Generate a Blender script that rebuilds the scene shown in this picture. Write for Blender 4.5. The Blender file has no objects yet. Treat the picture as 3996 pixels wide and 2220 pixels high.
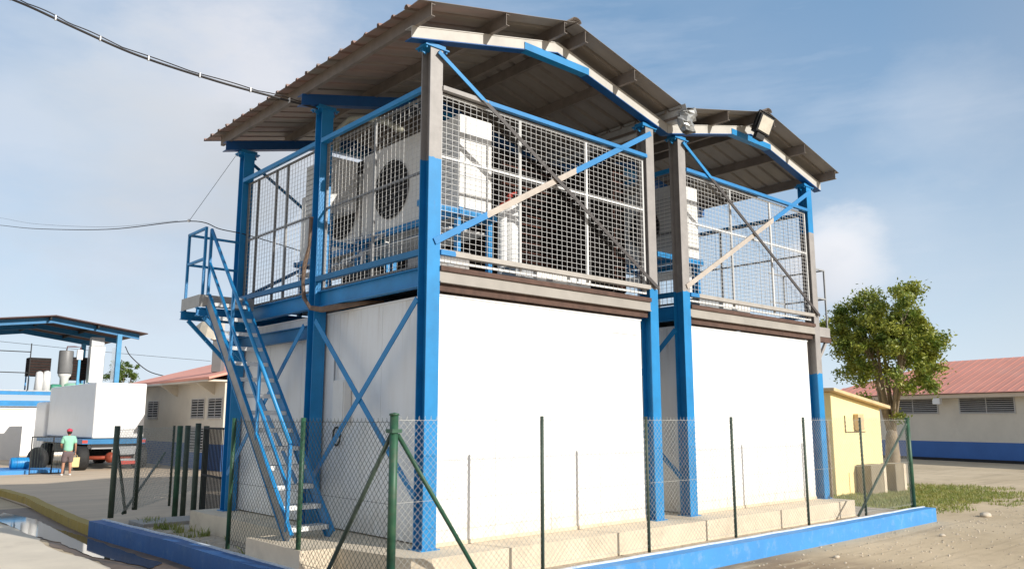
import bpy, bmesh, math, random
from mathutils import Vector, Matrix, noise
random.seed(7)
R = math.radians
scene = bpy.context.scene
col = scene.collection
V = Vector

# ------------------------------------------------------------------ mesh builder
class MB:
    def __init__(s): s.v = []; s.f = []
    def quad(s, a, b, c, d):
        n = len(s.v); s.v += [tuple(a), tuple(b), tuple(c), tuple(d)]; s.f.append((n, n+1, n+2, n+3))
    def poly(s, pts):
        n = len(s.v); s.v += [tuple(p) for p in pts]; s.f.append(tuple(range(n, n+len(pts))))
    def box(s, x0, x1, y0, y1, z0, z1):
        n = len(s.v)
        s.v += [(x0,y0,z0),(x1,y0,z0),(x1,y1,z0),(x0,y1,z0),(x0,y0,z1),(x1,y0,z1),(x1,y1,z1),(x0,y1,z1)]
        for q in ((0,3,2,1),(4,5,6,7),(0,1,5,4),(1,2,6,5),(2,3,7,6),(3,0,4,7)): s.f.append(tuple(n+i for i in q))
        return s
    def bar(s, p, q, w, h, up=(0,0,1), off=(0,0)):
        """box of section w (sideways) x h (along up) from p to q"""
        p, q = V(p), V(q); d = (q-p).normalized(); u = V(up)
        if abs(d.dot(u)) > .98: u = V((0,1,0))
        side = d.cross(u).normalized(); u = side.cross(d).normalized()
        n = len(s.v)
        for c in (p, q):
            for a, b in ((-1,-1),(1,-1),(1,1),(-1,1)):
                s.v.append(tuple(c + side*(a*w/2+off[0]) + u*(b*h/2+off[1])))
        for f in ((0,1,2,3),(7,6,5,4),(0,4,5,1),(1,5,6,2),(2,6,7,3),(3,7,4,0)): s.f.append(tuple(n+i for i in f))
        return s
    def ibeam(s, p, q, w, h, up=(0,0,1), t=.012, tw=.01):
        s.bar(p, q, w, t, up, (0, h/2-t/2)); s.bar(p, q, w, t, up, (0, -h/2+t/2)); s.bar(p, q, tw, h-2*t, up)
        return s
    def angle(s, p, q, a, t, up=(0,0,1)):
        """L section: a flat leg in the plane (height a along up) and a short leg sticking out behind"""
        s.bar(p, q, t, a, up); s.bar(p, q, a*.8, t, up, (-(a*.8)/2-t/2, a/2-t/2))
        return s
    def tube(s, pts, r, n=8, caps=True):
        pts = [V(p) for p in pts]; rr = r if isinstance(r, (list, tuple)) else [r]*len(pts)
        base = len(s.v); ref = V((0,0,1)); prev = None
        for i, p in enumerate(pts):
            d = (pts[min(i+1,len(pts)-1)]-pts[max(i-1,0)])
            d = d.normalized() if d.length > 1e-9 else V((0,0,1))
            if prev is None:
                a = d.cross(ref)
                if a.length < .05: a = d.cross(V((0,1,0)))
            else:
                a = prev - d*prev.dot(d)
            a.normalize(); prev = a.copy(); b = d.cross(a)
            for k in range(n):
                t = 2*math.pi*k/n; s.v.append(tuple(p+(a*math.cos(t)+b*math.sin(t))*rr[i]))
        for i in range(len(pts)-1):
            for k in range(n):
                k2 = (k+1) % n; s.f.append((base+i*n+k, base+i*n+k2, base+(i+1)*n+k2, base+(i+1)*n+k))
        if caps:
            s.f.append(tuple(base+k for k in range(n-1,-1,-1))); e = base+(len(pts)-1)*n
            s.f.append(tuple(e+k for k in range(n)))
        return s
    def lathe(s, prof, c=(0,0,0), n=20, axis='z'):
        """prof: list of (r, h)"""
        base = len(s.v)
        for r_, h in prof:
            for k in range(n):
                t = 2*math.pi*k/n; a, b = r_*math.cos(t), r_*math.sin(t)
                p = {'z': (a,b,h), 'x': (h,a,b), 'y': (a,h,b)}[axis]
                s.v.append((p[0]+c[0], p[1]+c[1], p[2]+c[2]))
        for i in range(len(prof)-1):
            for k in range(n):
                k2 = (k+1) % n; s.f.append((base+i*n+k, base+i*n+k2, base+(i+1)*n+k2, base+(i+1)*n+k))
        s.f.append(tuple(base+k for k in range(n-1,-1,-1))); e = base+(len(prof)-1)*n; s.f.append(tuple(e+k for k in range(n)))
        return s
    def blob(s, c, r, n=8, m=6, jit=0.0):
        prof = []
        base = len(s.v); c = V(c); r = V(r) if not isinstance(r,(int,float)) else V((r,r,r))
        for i in range(m+1):
            ph = math.pi*i/m
            for k in range(n):
                t = 2*math.pi*k/n; j = 1+random.uniform(-jit, jit)
                s.v.append((c.x+r.x*math.sin(ph)*math.cos(t)*j, c.y+r.y*math.sin(ph)*math.sin(t)*j, c.z-r.z*math.cos(ph)*j))
        for i in range(m):
            for k in range(n):
                k2 = (k+1) % n; s.f.append((base+i*n+k, base+i*n+k2, base+(i+1)*n+k2, base+(i+1)*n+k))
        return s
    def build(s, name, m, parent=None, smooth=False, bevel=0, **kw):
        me = bpy.data.meshes.new(name); me.from_pydata(s.v, [], s.f); me.update()
        o = bpy.data.objects.new(name, me); col.objects.link(o)
        if m: me.materials.append(m)
        if smooth:
            for p in me.polygons: p.use_smooth = True
        if bevel:
            b = o.modifiers.new('bevel', 'BEVEL'); b.width = bevel; b.segments = 2; b.limit_method = 'ANGLE'
        if parent: o.parent = parent
        for k, v in kw.items(): o[k] = v
        return o

def thing(name, label, cat, loc=(0,0,0), rz=0, group=None):
    o = bpy.data.objects.new(name, None); col.objects.link(o); o.location = loc; o.rotation_euler = (0,0,rz)
    o['label'] = label; o['category'] = cat
    if group: o['group'] = group
    return o
def kids(o): return [c for c in bpy.data.objects if c.parent == o]
def dup(root, loc, rz=None, label=None):
    r = root.copy(); col.objects.link(r); r.location = loc
    if rz is not None: r.rotation_euler = (0,0,rz)
    if label: r['label'] = label
    for ch in kids(root):
        c = ch.copy(); col.objects.link(c); c.parent = r
        for g in kids(ch):
            d = g.copy(); col.objects.link(d); d.parent = c
    return r

# ------------------------------------------------------------------ materials
def new_mat(name):
    m = bpy.data.materials.new(name); m.use_nodes = True; nt = m.node_tree
    return m, nt, nt.nodes['Principled BSDF']
def mixc(nt, fac, a, b, mode='MIX'):
    n = nt.nodes.new('ShaderNodeMix'); n.data_type = 'RGBA'; n.blend_type = mode
    for i, v in ((0, fac), (6, a), (7, b)):
        if hasattr(v, 'links'): nt.links.new(v, n.inputs[i])
        else: n.inputs[i].default_value = v if isinstance(v, (int, float)) else (*v, 1)
    return n.outputs[2]
def math_(nt, op, a, b=None, clamp=False):
    n = nt.nodes.new('ShaderNodeMath'); n.operation = op; n.use_clamp = clamp
    for i, v in ((0, a), (1, b)):
        if v is None: continue
        if hasattr(v, 'links'): nt.links.new(v, n.inputs[i])
        else: n.inputs[i].default_value = v
    return n.outputs[0]
def noise_(nt, scale, detail=4, rough=.6, vec=None, stretch=None):
    n = nt.nodes.new('ShaderNodeTexNoise'); n.inputs['Scale'].default_value = scale
    n.inputs['Detail'].default_value = detail; n.inputs['Roughness'].default_value = rough
    if vec is None:
        g = nt.nodes.new('ShaderNodeNewGeometry'); vec = g.outputs['Position']
    if stretch:
        mp = nt.nodes.new('ShaderNodeMapping'); mp.inputs['Scale'].default_value = stretch; nt.links.new(vec, mp.inputs['Vector']); vec = mp.outputs['Vector']
    nt.links.new(vec, n.inputs['Vector']); return n.outputs['Fac']
def ramp(nt, v, lo, hi):
    n = nt.nodes.new('ShaderNodeMapRange'); n.inputs[1].default_value = lo; n.inputs[2].default_value = hi; n.clamp = True
    nt.links.new(v, n.inputs[0]); return n.outputs[0]
def bump(nt, b, h, strength, dist=.01):
    n = nt.nodes.new('ShaderNodeBump'); n.inputs['Strength'].default_value = strength; n.inputs['Distance'].default_value = dist
    nt.links.new(h, n.inputs['Height']); nt.links.new(n.outputs['Normal'], b.inputs['Normal'])
def mat(name, c, rough=.6, metal=0, var=.15, scale=3, dirt=None, dirt_amt=.5, dirt_scale=1.5, stretch=None, bmp=0, bscale=60, spec=None):
    m, nt, b = new_mat(name)
    f = noise_(nt, scale, 5, .65, stretch=stretch)
    lo = tuple(x*(1-var) for x in c); hi = tuple(min(1, x*(1+var)) for x in c)
    o = mixc(nt, ramp(nt, f, .3, .7), lo, hi)
    if dirt:
        d = ramp(nt, noise_(nt, dirt_scale, 8, .7, stretch=stretch), .52, .75)
        o = mixc(nt, math_(nt, 'MULTIPLY', d, dirt_amt), o, dirt)
    nt.links.new(o, b.inputs['Base Color'])
    b.inputs['Roughness'].default_value = rough; b.inputs['Metallic'].default_value = metal
    if spec is not None: b.inputs['Specular IOR Level'].default_value = spec
    if bmp: bump(nt, b, noise_(nt, bscale, 4, .7), bmp)
    return m
BLUE = (.010, .225, .52); PRIMER = (.345, .325, .31); DARKP = (.07, .062, .06)
def banded(name, base, bands, rough=.45, chips=.25, rust=.0):
    """paint that changes colour along a world axis: bands = [(axis, lo, hi, colour)], with worn edges"""
    m, nt, b = new_mat(name)
    g = nt.nodes.new('ShaderNodeNewGeometry'); sx = nt.nodes.new('ShaderNodeSeparateXYZ'); nt.links.new(g.outputs['Position'], sx.inputs[0])
    f = noise_(nt, 2.5, 5, .6)
    o = mixc(nt, ramp(nt, f, .3, .7), tuple(x*.85 for x in base), tuple(x*1.12 for x in base))
    wob = math_(nt, 'MULTIPLY', math_(nt, 'SUBTRACT', noise_(nt, 9, 3, .6), .5), .10)
    for ax, lo, hi, c in bands:
        p = math_(nt, 'ADD', sx.outputs['XYZ'.index(ax)], wob)
        k = math_(nt, 'MULTIPLY', math_(nt, 'GREATER_THAN', p, lo), math_(nt, 'LESS_THAN', p, hi))
        o = mixc(nt, k, o, mixc(nt, ramp(nt, noise_(nt, 5, 6, .7), .35, .7), tuple(x*.82 for x in c), tuple(x*1.05 for x in c)))
    st = ramp(nt, noise_(nt, 6, 8, .75, stretch=(2.5, 2.5, .5)), .60, .78)
    o = mixc(nt, math_(nt, 'MULTIPLY', st, chips), o, (.20,.13,.09))
    cpn = ramp(nt, noise_(nt, 30, 6, .8), .66, .69)
    o = mixc(nt, math_(nt, 'MULTIPLY', cpn, .55), o, (.26,.15,.10))
    if rust:
        rs = ramp(nt, noise_(nt, 22, 8, .8), .60, .66)
        lowz = ramp(nt, sx.outputs[2], .9, .0)
        o = mixc(nt, math_(nt, 'MULTIPLY', math_(nt, 'MULTIPLY', rs, lowz), rust), o, (.62, .66, .72))
    nt.links.new(o, b.inputs['Base Color']); b.inputs['Roughness'].default_value = rough
    return m
M = {}
M['blue'] = banded('blue_paint', BLUE, [], .42)
M['blue_old'] = banded('worn_blue_paint', (.012,.165,.37), [], .5, .35)
M['blueshade'] = banded('shade_darkened_blue_paint', (.005,.085,.28), [], .5, .25)  # frame blue darkened to stand for the shade under the roof
M['primer'] = banded('grey_primer', PRIMER, [], .6, .35)
M['rafw'] = banded('pale_rafter_primer', (.52,.50,.46), [], .6, .2)
M['beamf'] = banded('front_beam_primer', (.35,.325,.29), [], .6, .4)
M['rust_and_shade'] = mat('rust_and_beam_shade', (.10,.055,.04), .8, 0, .3, 6)  # rust on the flange edge, also painted shade below the front beam
M['white'] = mat('white_panel_paint', (.90,.895,.88), .5, 0, .02, 2, (.55,.52,.47), .35, 1.2, stretch=(1,1,.3))
M['whitewire'] = mat('white_painted_wire', (.66,.66,.65), .5, 0, .05, 5)
M['wire2'] = mat('dull_galvanised_wire', (.55,.54,.52), .5, 0, .1, 5)
M['galv'] = mat('galvanised_steel', (.42,.43,.44), .45, .3, .15, 8)
M['grey'] = mat('grey_steel', (.33,.34,.35), .55, .1, .15, 6)
M['dark'] = mat('dark_rubber', (.02,.02,.02), .75, 0, .3, 8)
M['black'] = mat('black_plastic', (.012,.012,.013), .6, 0, .3, 8)
M['ac'] = mat('condenser_casing', (.76,.75,.72), .5, 0, .04, 3, (.45,.40,.34), .3, 2)
M['coil'] = mat('dark_coil_fins', (.022,.017,.015), .7, .1, .5, 4, (.09,.035,.02), .6, 2.5)
M['sheet'] = mat('roof_sheet_underside', (.22,.19,.165), .55, 0, .2, 1.5, (.42,.13,.11), .55, .55, stretch=(.5,2,1))
M['redroof'] = mat('red_roof_sheet', (.80,.36,.27), .8, 0, .08, .8, (.64,.40,.33), .4, .6)
M['purlin'] = mat('purlin_steel', (.20,.17,.15), .6, .1, .2, 4)
M['green'] = mat('green_painted_pipe', (.022,.085,.045), .5, 0, .35, 7, (.10,.10,.06), .6, 9)
M['darkgreen'] = mat('dark_weathered_post', (.055,.080,.060), .6, 0, .3, 7, (.02,.05,.03), .6, 5)
M['chain'] = mat('fence_wire', (.42,.42,.38), .5, .2, .15, 8)
M['chainshade'] = mat('shade_darkened_fence_wire', (.035,.045,.035), .6, 0, .3, 8)  # same fence wire, darkened to stand for shade on the left run
M['conc'] = mat('pale_concrete', (.72,.61,.46), .85, 0, .10, 2, (.42,.34,.25), .6, 1.1, bmp=.4, bscale=40)
M['conc_grey'] = mat('grey_concrete', (.40,.37,.33), .85, 0, .12, 2, (.22,.20,.17), .5, 1.1, bmp=.4, bscale=40)
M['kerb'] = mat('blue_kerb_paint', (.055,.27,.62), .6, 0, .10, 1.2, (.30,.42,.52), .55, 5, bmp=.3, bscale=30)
M['kerbshade'] = mat('shade_darkened_kerb_paint', (.016,.10,.30), .6, 0, .15, 1.2, (.10,.20,.33), .5, 6, bmp=.3, bscale=30)  # kerb blue with the left side's shade put into the colour
M['kerbtop'] = mat('chalky_kerb_edge', (.62,.66,.70), .8, 0, .15, 6, (.16,.28,.48), .8, 9)
M['yellow'] = mat('worn_yellow_paint', (.40,.28,.055), .75, 0, .15, 3, (.14,.11,.07), .7, 3)
M['tread'] = mat('stair_tread_steel', (.80,.80,.78), .5, 0, .1, 6)
M['cable'] = mat('black_cable', (.03,.026,.025), .6, 0, .3, 5)
M['hose'] = mat('brown_conduit', (.17,.11,.075), .6, 0, .3, 9)
M['tie'] = mat('white_cable_tie', (.8,.8,.8), .5)
M['cream'] = mat('cream_wall_paint', (.68,.62,.52), .8, 0, .06, .8, (.45,.40,.34), .4, .6)
M['dado'] = mat('blue_dado_paint', (.045,.14,.40), .7, 0, .08, 1)
M['louvre'] = mat('louvre_slat', (.52,.50,.47), .6, 0, .08, 4)
M['void'] = mat('dark_opening', (.02,.02,.022), .9)
M['hut'] = mat('pale_yellow_render', (.92,.76,.38), .85, 0, .05, 1.2, (.70,.58,.36), .5, .8)
M['hutroof'] = mat('hut_roof_slab', (.62,.46,.26), .85, 0, .12, 3)
M['block'] = mat('shade_darkened_concrete', (.27,.225,.155), .9, 0, .12, 4, bmp=.4)  # concrete tone lowered to paint in the boxes' shaded fronts
M['bark'] = mat('pale_bark', (.30,.235,.16), .9, 0, .3, 6, (.12,.09,.06), .6, 5, bmp=.8, bscale=18)
M['truckwhite'] = mat('truck_box_white', (.80,.80,.79), .4, 0, .02, 2, (.6,.57,.5), .3, .8)
M['rim'] = mat('wheel_rim', (.35,.33,.3), .5, .2, .2, 5)
M['red'] = mat('red_paint', (.50,.05,.03), .5, 0, .15, 5)
M['skin'] = mat('skin', (.42,.21,.13), .55, 0, .05, 6)
M['mint'] = mat('mint_cotton', (.30,.62,.46), .85, 0, .08, 8)
M['shorts'] = mat('grey_purple_cloth', (.15,.11,.115), .9, 0, .12, 8)
M['cap'] = mat('red_cap_cloth', (.55,.05,.09), .85, 0, .1, 10)
M['bag'] = mat('yellow_bag', (.66,.52,.25), .6, 0, .1, 6)
M['shoe'] = mat('white_shoe', (.75,.72,.68), .7)
M['hair'] = mat('dark_hair', (.02,.014,.01), .7)
M['tank'] = mat('grey_tank_paint', (.20,.20,.20), .5, .1, .08, 3)
M['tealp'] = mat('teal_motor_paint', (.05,.25,.17), .5, 0, .2, 6)
M['pebble'] = mat('pale_pebble', (.55,.48,.38), .9, 0, .3, 20)
M['darkstone'] = mat('dark_litter', (.10,.08,.06), .9, 0, .4, 20)
M['mattergl'] = mat('lamp_diffuser', (.62,.57,.47), .45, 0, .12, 5, (.4,.34,.25), .4, 4)

def sheet_mat():
    m, nt, b = new_mat('ribbed_sheet_underside')
    g = nt.nodes.new('ShaderNodeNewGeometry'); sx = nt.nodes.new('ShaderNodeSeparateXYZ'); nt.links.new(g.outputs['Position'], sx.inputs[0])
    o = mixc(nt, ramp(nt, noise_(nt, 1.6, 6, .65, stretch=(.5,2,1)), .3, .7), (.19,.168,.15), (.28,.25,.22))
    k = math_(nt, 'MULTIPLY', ramp(nt, sx.outputs[0], 1.5, -.3), ramp(nt, noise_(nt, 1.0, 4, .6, stretch=(.4,3,1)), .38, .58))
    o = mixc(nt, math_(nt,'MULTIPLY',k,.32), o, (.45,.17,.14))
    nt.links.new(o, b.inputs['Base Color']); b.inputs['Roughness'].default_value = .6; return m
def leaf_mat(name, c, hi):
    m, nt, b = new_mat(name)
    o = mixc(nt, ramp(nt, noise_(nt, 2.2, 4, .6), .38, .62), c, hi)
    o = mixc(nt, ramp(nt, noise_(nt, 14, 3, .6), .45, .75), o, tuple(x*.55 for x in c))
    nt.links.new(o, b.inputs['Base Color']); b.inputs['Roughness'].default_value = .5
    out = nt.nodes['Material Output']; tr = nt.nodes.new('ShaderNodeBsdfTranslucent'); nt.links.new(o, tr.inputs['Color'])
    mx = nt.nodes.new('ShaderNodeMixShader'); mx.inputs[0].default_value = .3
    nt.links.new(b.outputs[0], mx.inputs[1]); nt.links.new(tr.outputs[0], mx.inputs[2]); nt.links.new(mx.outputs[0], out.inputs[0])
    return m
M['sheet'] = sheet_mat()
def wall_mat():
    m, nt, b = new_mat('cold_room_panel')
    g = nt.nodes.new('ShaderNodeNewGeometry'); sx = nt.nodes.new('ShaderNodeSeparateXYZ'); nt.links.new(g.outputs['Position'], sx.inputs[0])
    o = mixc(nt, ramp(nt, noise_(nt, 1.2, 6, .6, stretch=(2.5,2.5,.35)), .45, .75), (.90,.895,.88), (.80,.78,.74))
    low = math_(nt,'MULTIPLY', ramp(nt, sx.outputs[2], .55, 0), ramp(nt, noise_(nt, 5, 8, .75, stretch=(1.5,1.5,.6)), .35, .65))
    o = mixc(nt, math_(nt,'MULTIPLY',low,.75), o, (.55,.46,.34))
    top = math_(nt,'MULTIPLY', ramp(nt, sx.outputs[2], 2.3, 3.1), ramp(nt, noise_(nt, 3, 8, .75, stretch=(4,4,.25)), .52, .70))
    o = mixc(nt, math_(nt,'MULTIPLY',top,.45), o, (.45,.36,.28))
    nt.links.new(o, b.inputs['Base Color']); b.inputs['Roughness'].default_value = .5; return m
M['coldwall'] = wall_mat()
M['leaf'] = leaf_mat('tree_leaf', (.14,.22,.028), (.44,.44,.07))
M['leaf2'] = leaf_mat('far_tree_leaf', (.09,.16,.03), (.20,.27,.05))
M['grass'] = leaf_mat('grass_blade', (.20,.27,.05), (.42,.40,.13))

def poly_mat():
    m, nt, b = new_mat('translucent_sheet')
    b.inputs['Base Color'].default_value = (.70,.76,.82,1); b.inputs['Roughness'].default_value = .35
    tp = nt.nodes.new('ShaderNodeBsdfTransparent'); tp.inputs[0].default_value = (.86,.9,.94,1)
    tl = nt.nodes.new('ShaderNodeBsdfTranslucent'); tl.inputs[0].default_value = (.7,.76,.8,1)
    a = nt.nodes.new('ShaderNodeMixShader'); a.inputs[0].default_value = .5
    nt.links.new(b.outputs[0], a.inputs[1]); nt.links.new(tl.outputs[0], a.inputs[2])
    mx = nt.nodes.new('ShaderNodeMixShader'); mx.inputs[0].default_value = .55
    nt.links.new(a.outputs[0], mx.inputs[1]); nt.links.new(tp.outputs[0], mx.inputs[2])
    nt.links.new(mx.outputs[0], nt.nodes['Material Output'].inputs[0]); return m
M['poly'] = poly_mat()

def ground_mat():
    m, nt, b = new_mat('sandy_ground')
    g = nt.nodes.new('ShaderNodeNewGeometry'); P = g.outputs['Position']
    big = ramp(nt, noise_(nt, .35, 6, .6, P), .35, .65)
    o = mixc(nt, big, (.50,.395,.255), (.62,.50,.34))
    mid = ramp(nt, noise_(nt, 1.6, 8, .72, P, (.6,1.6,1)), .50, .72)
    o = mixc(nt, math_(nt,'MULTIPLY',mid,.45), o, (.30,.225,.15))
    trk = ramp(nt, noise_(nt, 1.1, 5, .7, P, (.12,2.4,1)), .54, .62)
    o = mixc(nt, math_(nt,'MULTIPLY',trk,.30), o, (.27,.205,.135))
    fine = ramp(nt, noise_(nt, 28, 6, .8, P), .58, .72)
    o = mixc(nt, math_(nt,'MULTIPLY',fine,.5), o, (.20,.15,.10))
    pale = ramp(nt, noise_(nt, 40, 4, .7, P), .66, .74)
    o = mixc(nt, math_(nt,'MULTIPLY',pale,.6), o, (.66,.58,.46))
    # damp dark soil hugging the kerb (world space band in front of it)
    sx = nt.nodes.new('ShaderNodeSeparateXYZ'); nt.links.new(P, sx.inputs[0])
    wob = math_(nt,'MULTIPLY', math_(nt,'SUBTRACT', noise_(nt, 1.3, 5, .6, P), .5), 1.2)
    dk = ramp(nt, math_(nt,'ADD', sx.outputs[0], wob), 6.6, 5.2)
    dk = math_(nt,'MULTIPLY', dk, ramp(nt, sx.outputs[1], 0.5, -.5))
    dk = math_(nt,'MULTIPLY', dk, ramp(nt, noise_(nt, 2.0, 4, .6, P, (.5,2.5,1)), .25, .5))
    o = mixc(nt, math_(nt,'MULTIPLY',dk,.8), o, (.24,.165,.10))
    nt.links.new(o, b.inputs['Base Color']); b.inputs['Roughness'].default_value = .92
    bump(nt, b, noise_(nt, 22, 8, .75, P), .6, .03)
    return m
M['ground'] = ground_mat()
M['yard'] = mat('yard_concrete', (.58,.46,.33), .85, 0, .12, .5, (.30,.25,.20), .6, .35, stretch=(.5,1.8,1), bmp=.3, bscale=15)
M['pave'] = mat('pale_pavement', (.70,.61,.48), .85, 0, .10, 1, (.40,.33,.25), .5, .9, bmp=.3)
M['wet'] = mat('damp_gutter_soil', (.155,.10,.06), .55, 0, .35, 3, (.06,.04,.03), .6, 4, bmp=.5, bscale=12)
def water_mat():
    m, nt, b = new_mat('puddle_water')
    b.inputs['Base Color'].default_value = (.05,.04,.03,1); b.inputs['Roughness'].default_value = .04
    b.inputs['Specular IOR Level'].default_value = .9
    b.inputs['Metallic'].default_value = .25
    bump(nt, b, noise_(nt, 3, 3, .5), .03, .01); return m
M['water'] = water_mat()

# ------------------------------------------------------------------ camera, light, sky
cam = bpy.data.cameras.new('camera'); co = bpy.data.objects.new('camera', cam); col.objects.link(co); scene.camera = co
co.location = (-5.839, -8.129, 1.534); co.rotation_euler = (R(99.4855), 0, R(-41.782))
cam.sensor_width = 36; cam.lens = 2035.8/2576*36; cam.clip_start = .1; cam.clip_end = 3000
SD = V((.25, -.91, .43)).normalized()           # towards the sun
sun = bpy.data.lights.new('sun', 'SUN'); so = bpy.data.objects.new('sun', sun); col.objects.link(so)
sun.energy = 5.0; sun.angle = R(.55); sun.color = (1, .955, .88)
so.rotation_euler = SD.to_track_quat('Z', 'Y').to_euler(); so.location = (5, -20, 20)
w = bpy.data.worlds.new('World'); scene.world = w; w.use_nodes = True; nt = w.node_tree
bg = nt.nodes['Background']; sky = nt.nodes.new('ShaderNodeTexSky'); sky.sky_type = 'NISHITA'; sky.sun_disc = False
sky.sun_elevation = math.asin(SD.z); sky.sun_rotation = math.atan2(SD.x, SD.y)
sky.air_density = 1.0; sky.dust_density = .6; sky.ozone_density = 1.2; sky.altitude = 20
SKY_STRENGTH = .15
tc = nt.nodes.new('ShaderNodeTexCoord'); D = tc.outputs['Generated']
sep = nt.nodes.new('ShaderNodeSeparateXYZ'); nt.links.new(D, sep.inputs[0])
def cloud_blob(d, size, soft):
    d = V(d).normalized()
    ds = nt.nodes.new('ShaderNodeVectorMath'); ds.operation = 'DISTANCE'; nt.links.new(D, ds.inputs[0]); ds.inputs[1].default_value = d
    w_ = math_(nt, 'ADD', ds.outputs['Value'], math_(nt, 'MULTIPLY', math_(nt, 'SUBTRACT', noise_(nt, 5.5, 7, .62, D, (1,1,2.2)), .5), soft))
    return ramp(nt, w_, size, size*.25)
S_ = 1/SKY_STRENGTH
blue_ = tuple(x/SKY_STRENGTH for x in (.23,.42,.67))
skyb = mixc(nt, .62, sky.outputs[0], blue_)
haze = ramp(nt, sep.outputs[2], .46, -.02)
haze = math_(nt, 'POWER', haze, 1.5)
base = mixc(nt, math_(nt,'MULTIPLY',haze,.95), skyb, tuple(x*S_ for x in (.78,.89,.99)))
# broad veil towards the left (world +y), clear deep blue to the right
side = ramp(nt, sep.outputs[0], .90, .25)
veil = math_(nt, 'MULTIPLY', side, ramp(nt, noise_(nt, 2.4, 6, .55, D, (1,1,2.4)), .34, .62))
veil = math_(nt, 'MULTIPLY', veil, ramp(nt, sep.outputs[1], .15, .6))
base = mixc(nt, math_(nt,'MULTIPLY',veil,.72), base, tuple(x*S_ for x in (.70,.77,.88)))
wisp = ramp(nt, noise_(nt, 3.2, 6, .6, D, (.8,.8,5)), .54, .78)
base = mixc(nt, math_(nt,'MULTIPLY',wisp,.35), base, tuple(x*S_ for x in (.70,.78,.90)))
for d, size, soft, amt, c in (((.38,.86,.355), .20, .30, .80, (.82,.825,.87)), ((.31,.91,.26), .16, .26, .45, (.56,.60,.66)),
                              ((.40,.87,.27), .10, .2, .45, (.50,.55,.60)), ((.22,.93,.33), .16, .26, .35, (.66,.72,.78)),
                              ((.882,.432,.180), .070, .10, .9, (.86,.89,.95)), ((.884,.428,.185), .058, .07, .95, (.97,.97,1.0)), ((.874,.445,.172), .05, .06, .9, (.95,.96,1.0)), ((.868,.455,.155), .07, .08, .55, (.62,.66,.74)),
                              ((.89,.31,.325), .09, .16, .35, (.66,.74,.85)), ((.90,.37,.19), .10, .14, .35, (.66,.74,.84))):
    base = mixc(nt, math_(nt,'MULTIPLY', cloud_blob(d, size, soft), amt), base, tuple(x*S_ for x in c))
# unseen sky behind the camera, tinted warm grey to set fill on shaded faces
rear = ramp(nt, sep.outputs[1], .35, -.25)
base = mixc(nt, math_(nt,'MULTIPLY',rear,.60), base, tuple(x*S_ for x in (.56,.50,.45)))
nt.links.new(base, bg.inputs['Color']); bg.inputs['Strength'].default_value = SKY_STRENGTH
scene.view_settings.view_transform = 'Standard'; scene.view_settings.look = 'None'; scene.view_settings.exposure = 0
scene.render.engine = 'CYCLES'; scene.cycles.max_bounces = 6; scene.cycles.transparent_max_bounces = 16

# ------------------------------------------------------------------ ground
ZR = -.5; ZK = -.22
def sheet(name, pts, z, m, kind='structure', jit=0, **kw):
    b = MB(); P = []
    for i, p in enumerate(pts):
        q = pts[(i+1) % len(pts)]; n = 8 if jit else 1
        for k in range(n):
            t = k/n; x = p[0]+(q[0]-p[0])*t; y = p[1]+(q[1]-p[1])*t
            if jit: x += random.uniform(-jit, jit); y += random.uniform(-jit, jit)
            P.append((x, y, z))
    b.poly(P); return b.build(name, m, kind=kind, **kw)
g = MB(); g.quad((-700,-700,ZR),(700,-700,ZR),(700,700,ZR),(-700,700,ZR)); g.build('ground', M['ground'], kind='structure')
sheet('yard_paving', [(-1.25,7.6),(-1.25,60),(30,60),(30,12),(11,6.6),(3,6.6),(1,7.4)], ZR+.02, M['yard'])
sheet('pavement', [(-2.15,9.4),(-2.5,12.5),(-3.0,18),(-12,18),(-12,-3),(-2.6,-3),(-2.35,1.2),(-2.2,4.8),(-2.35,6.9)], ZR+.012, M['pave'], jit=.04)
sheet('gutter_soil', [(-.9,7.4),(-1.0,14),(-2.4,14),(-2.12,9.4),(-2.3,6.9),(-2.15,4.8),(-2.2,1.4),(-2.3,-1.6),(-1.0,-1.6)], ZR+.006, M['wet'], jit=.04)
sheet('puddle', [(-1.52,4.2),(-1.60,6.0),(-1.62,8.2),(-1.72,9.6),(-1.66,11.4),(-1.9,13.2),(-2.3,12),(-2.26,8.8),(-2.12,7.4),(-2.08,5.5),(-1.78,3.9)], ZR+.016, M['water'], jit=.03)
# ground inside the fence, slightly raised
sheet('gravel_bed', [(-.95,-.93),(11.7,-.93),(11.7,6.5),(-.95,8.0)], -.30, mat('gravel_bed_soil', (.50,.43,.34), .9, 0, .2, 6, (.26,.20,.15), .6, 9, bmp=.8, bscale=50))
# concrete plinth: polygon extruded
def slab(name, pts, z0, z1, m, **kw):
    b = MB(); n = len(pts)
    b.poly([(x,y,z1) for x,y in pts])
    for i in range(n):
        (x0,y0),(x1,y1) = pts[i], pts[(i+1)%n]; b.quad((x0,y0,z0),(x1,y1,z0),(x1,y1,z1),(x0,y0,z1))
    return b.build(name, m, bevel=.012, **kw)
slab('concrete_slab', [(-.38,-.32),(-.2,-.47),(9.95,-.47),(9.95,6.3),(-.38,6.3),(-.38,2.5),(-1.06,2.5),(-1.06,1.0),(-.6,.92),(-.5,.3)], -.32, 0, M['conc'], kind='structure')
# concrete step by the opening in the fence
s = thing('concrete_step', 'low dark concrete slab step on short legs behind the blue kerb beside the open gate', 'step')
b = MB(); b.box(-.95,.15,6.9,7.7,-.32,-.24); b.build('slab', M['conc_grey'], s, bevel=.01)
for x in (-.85,.05): MB().box(x-.03,x+.03,6.95,7.05,-.5,-.32).build('leg', M['conc_grey'], s)
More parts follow.
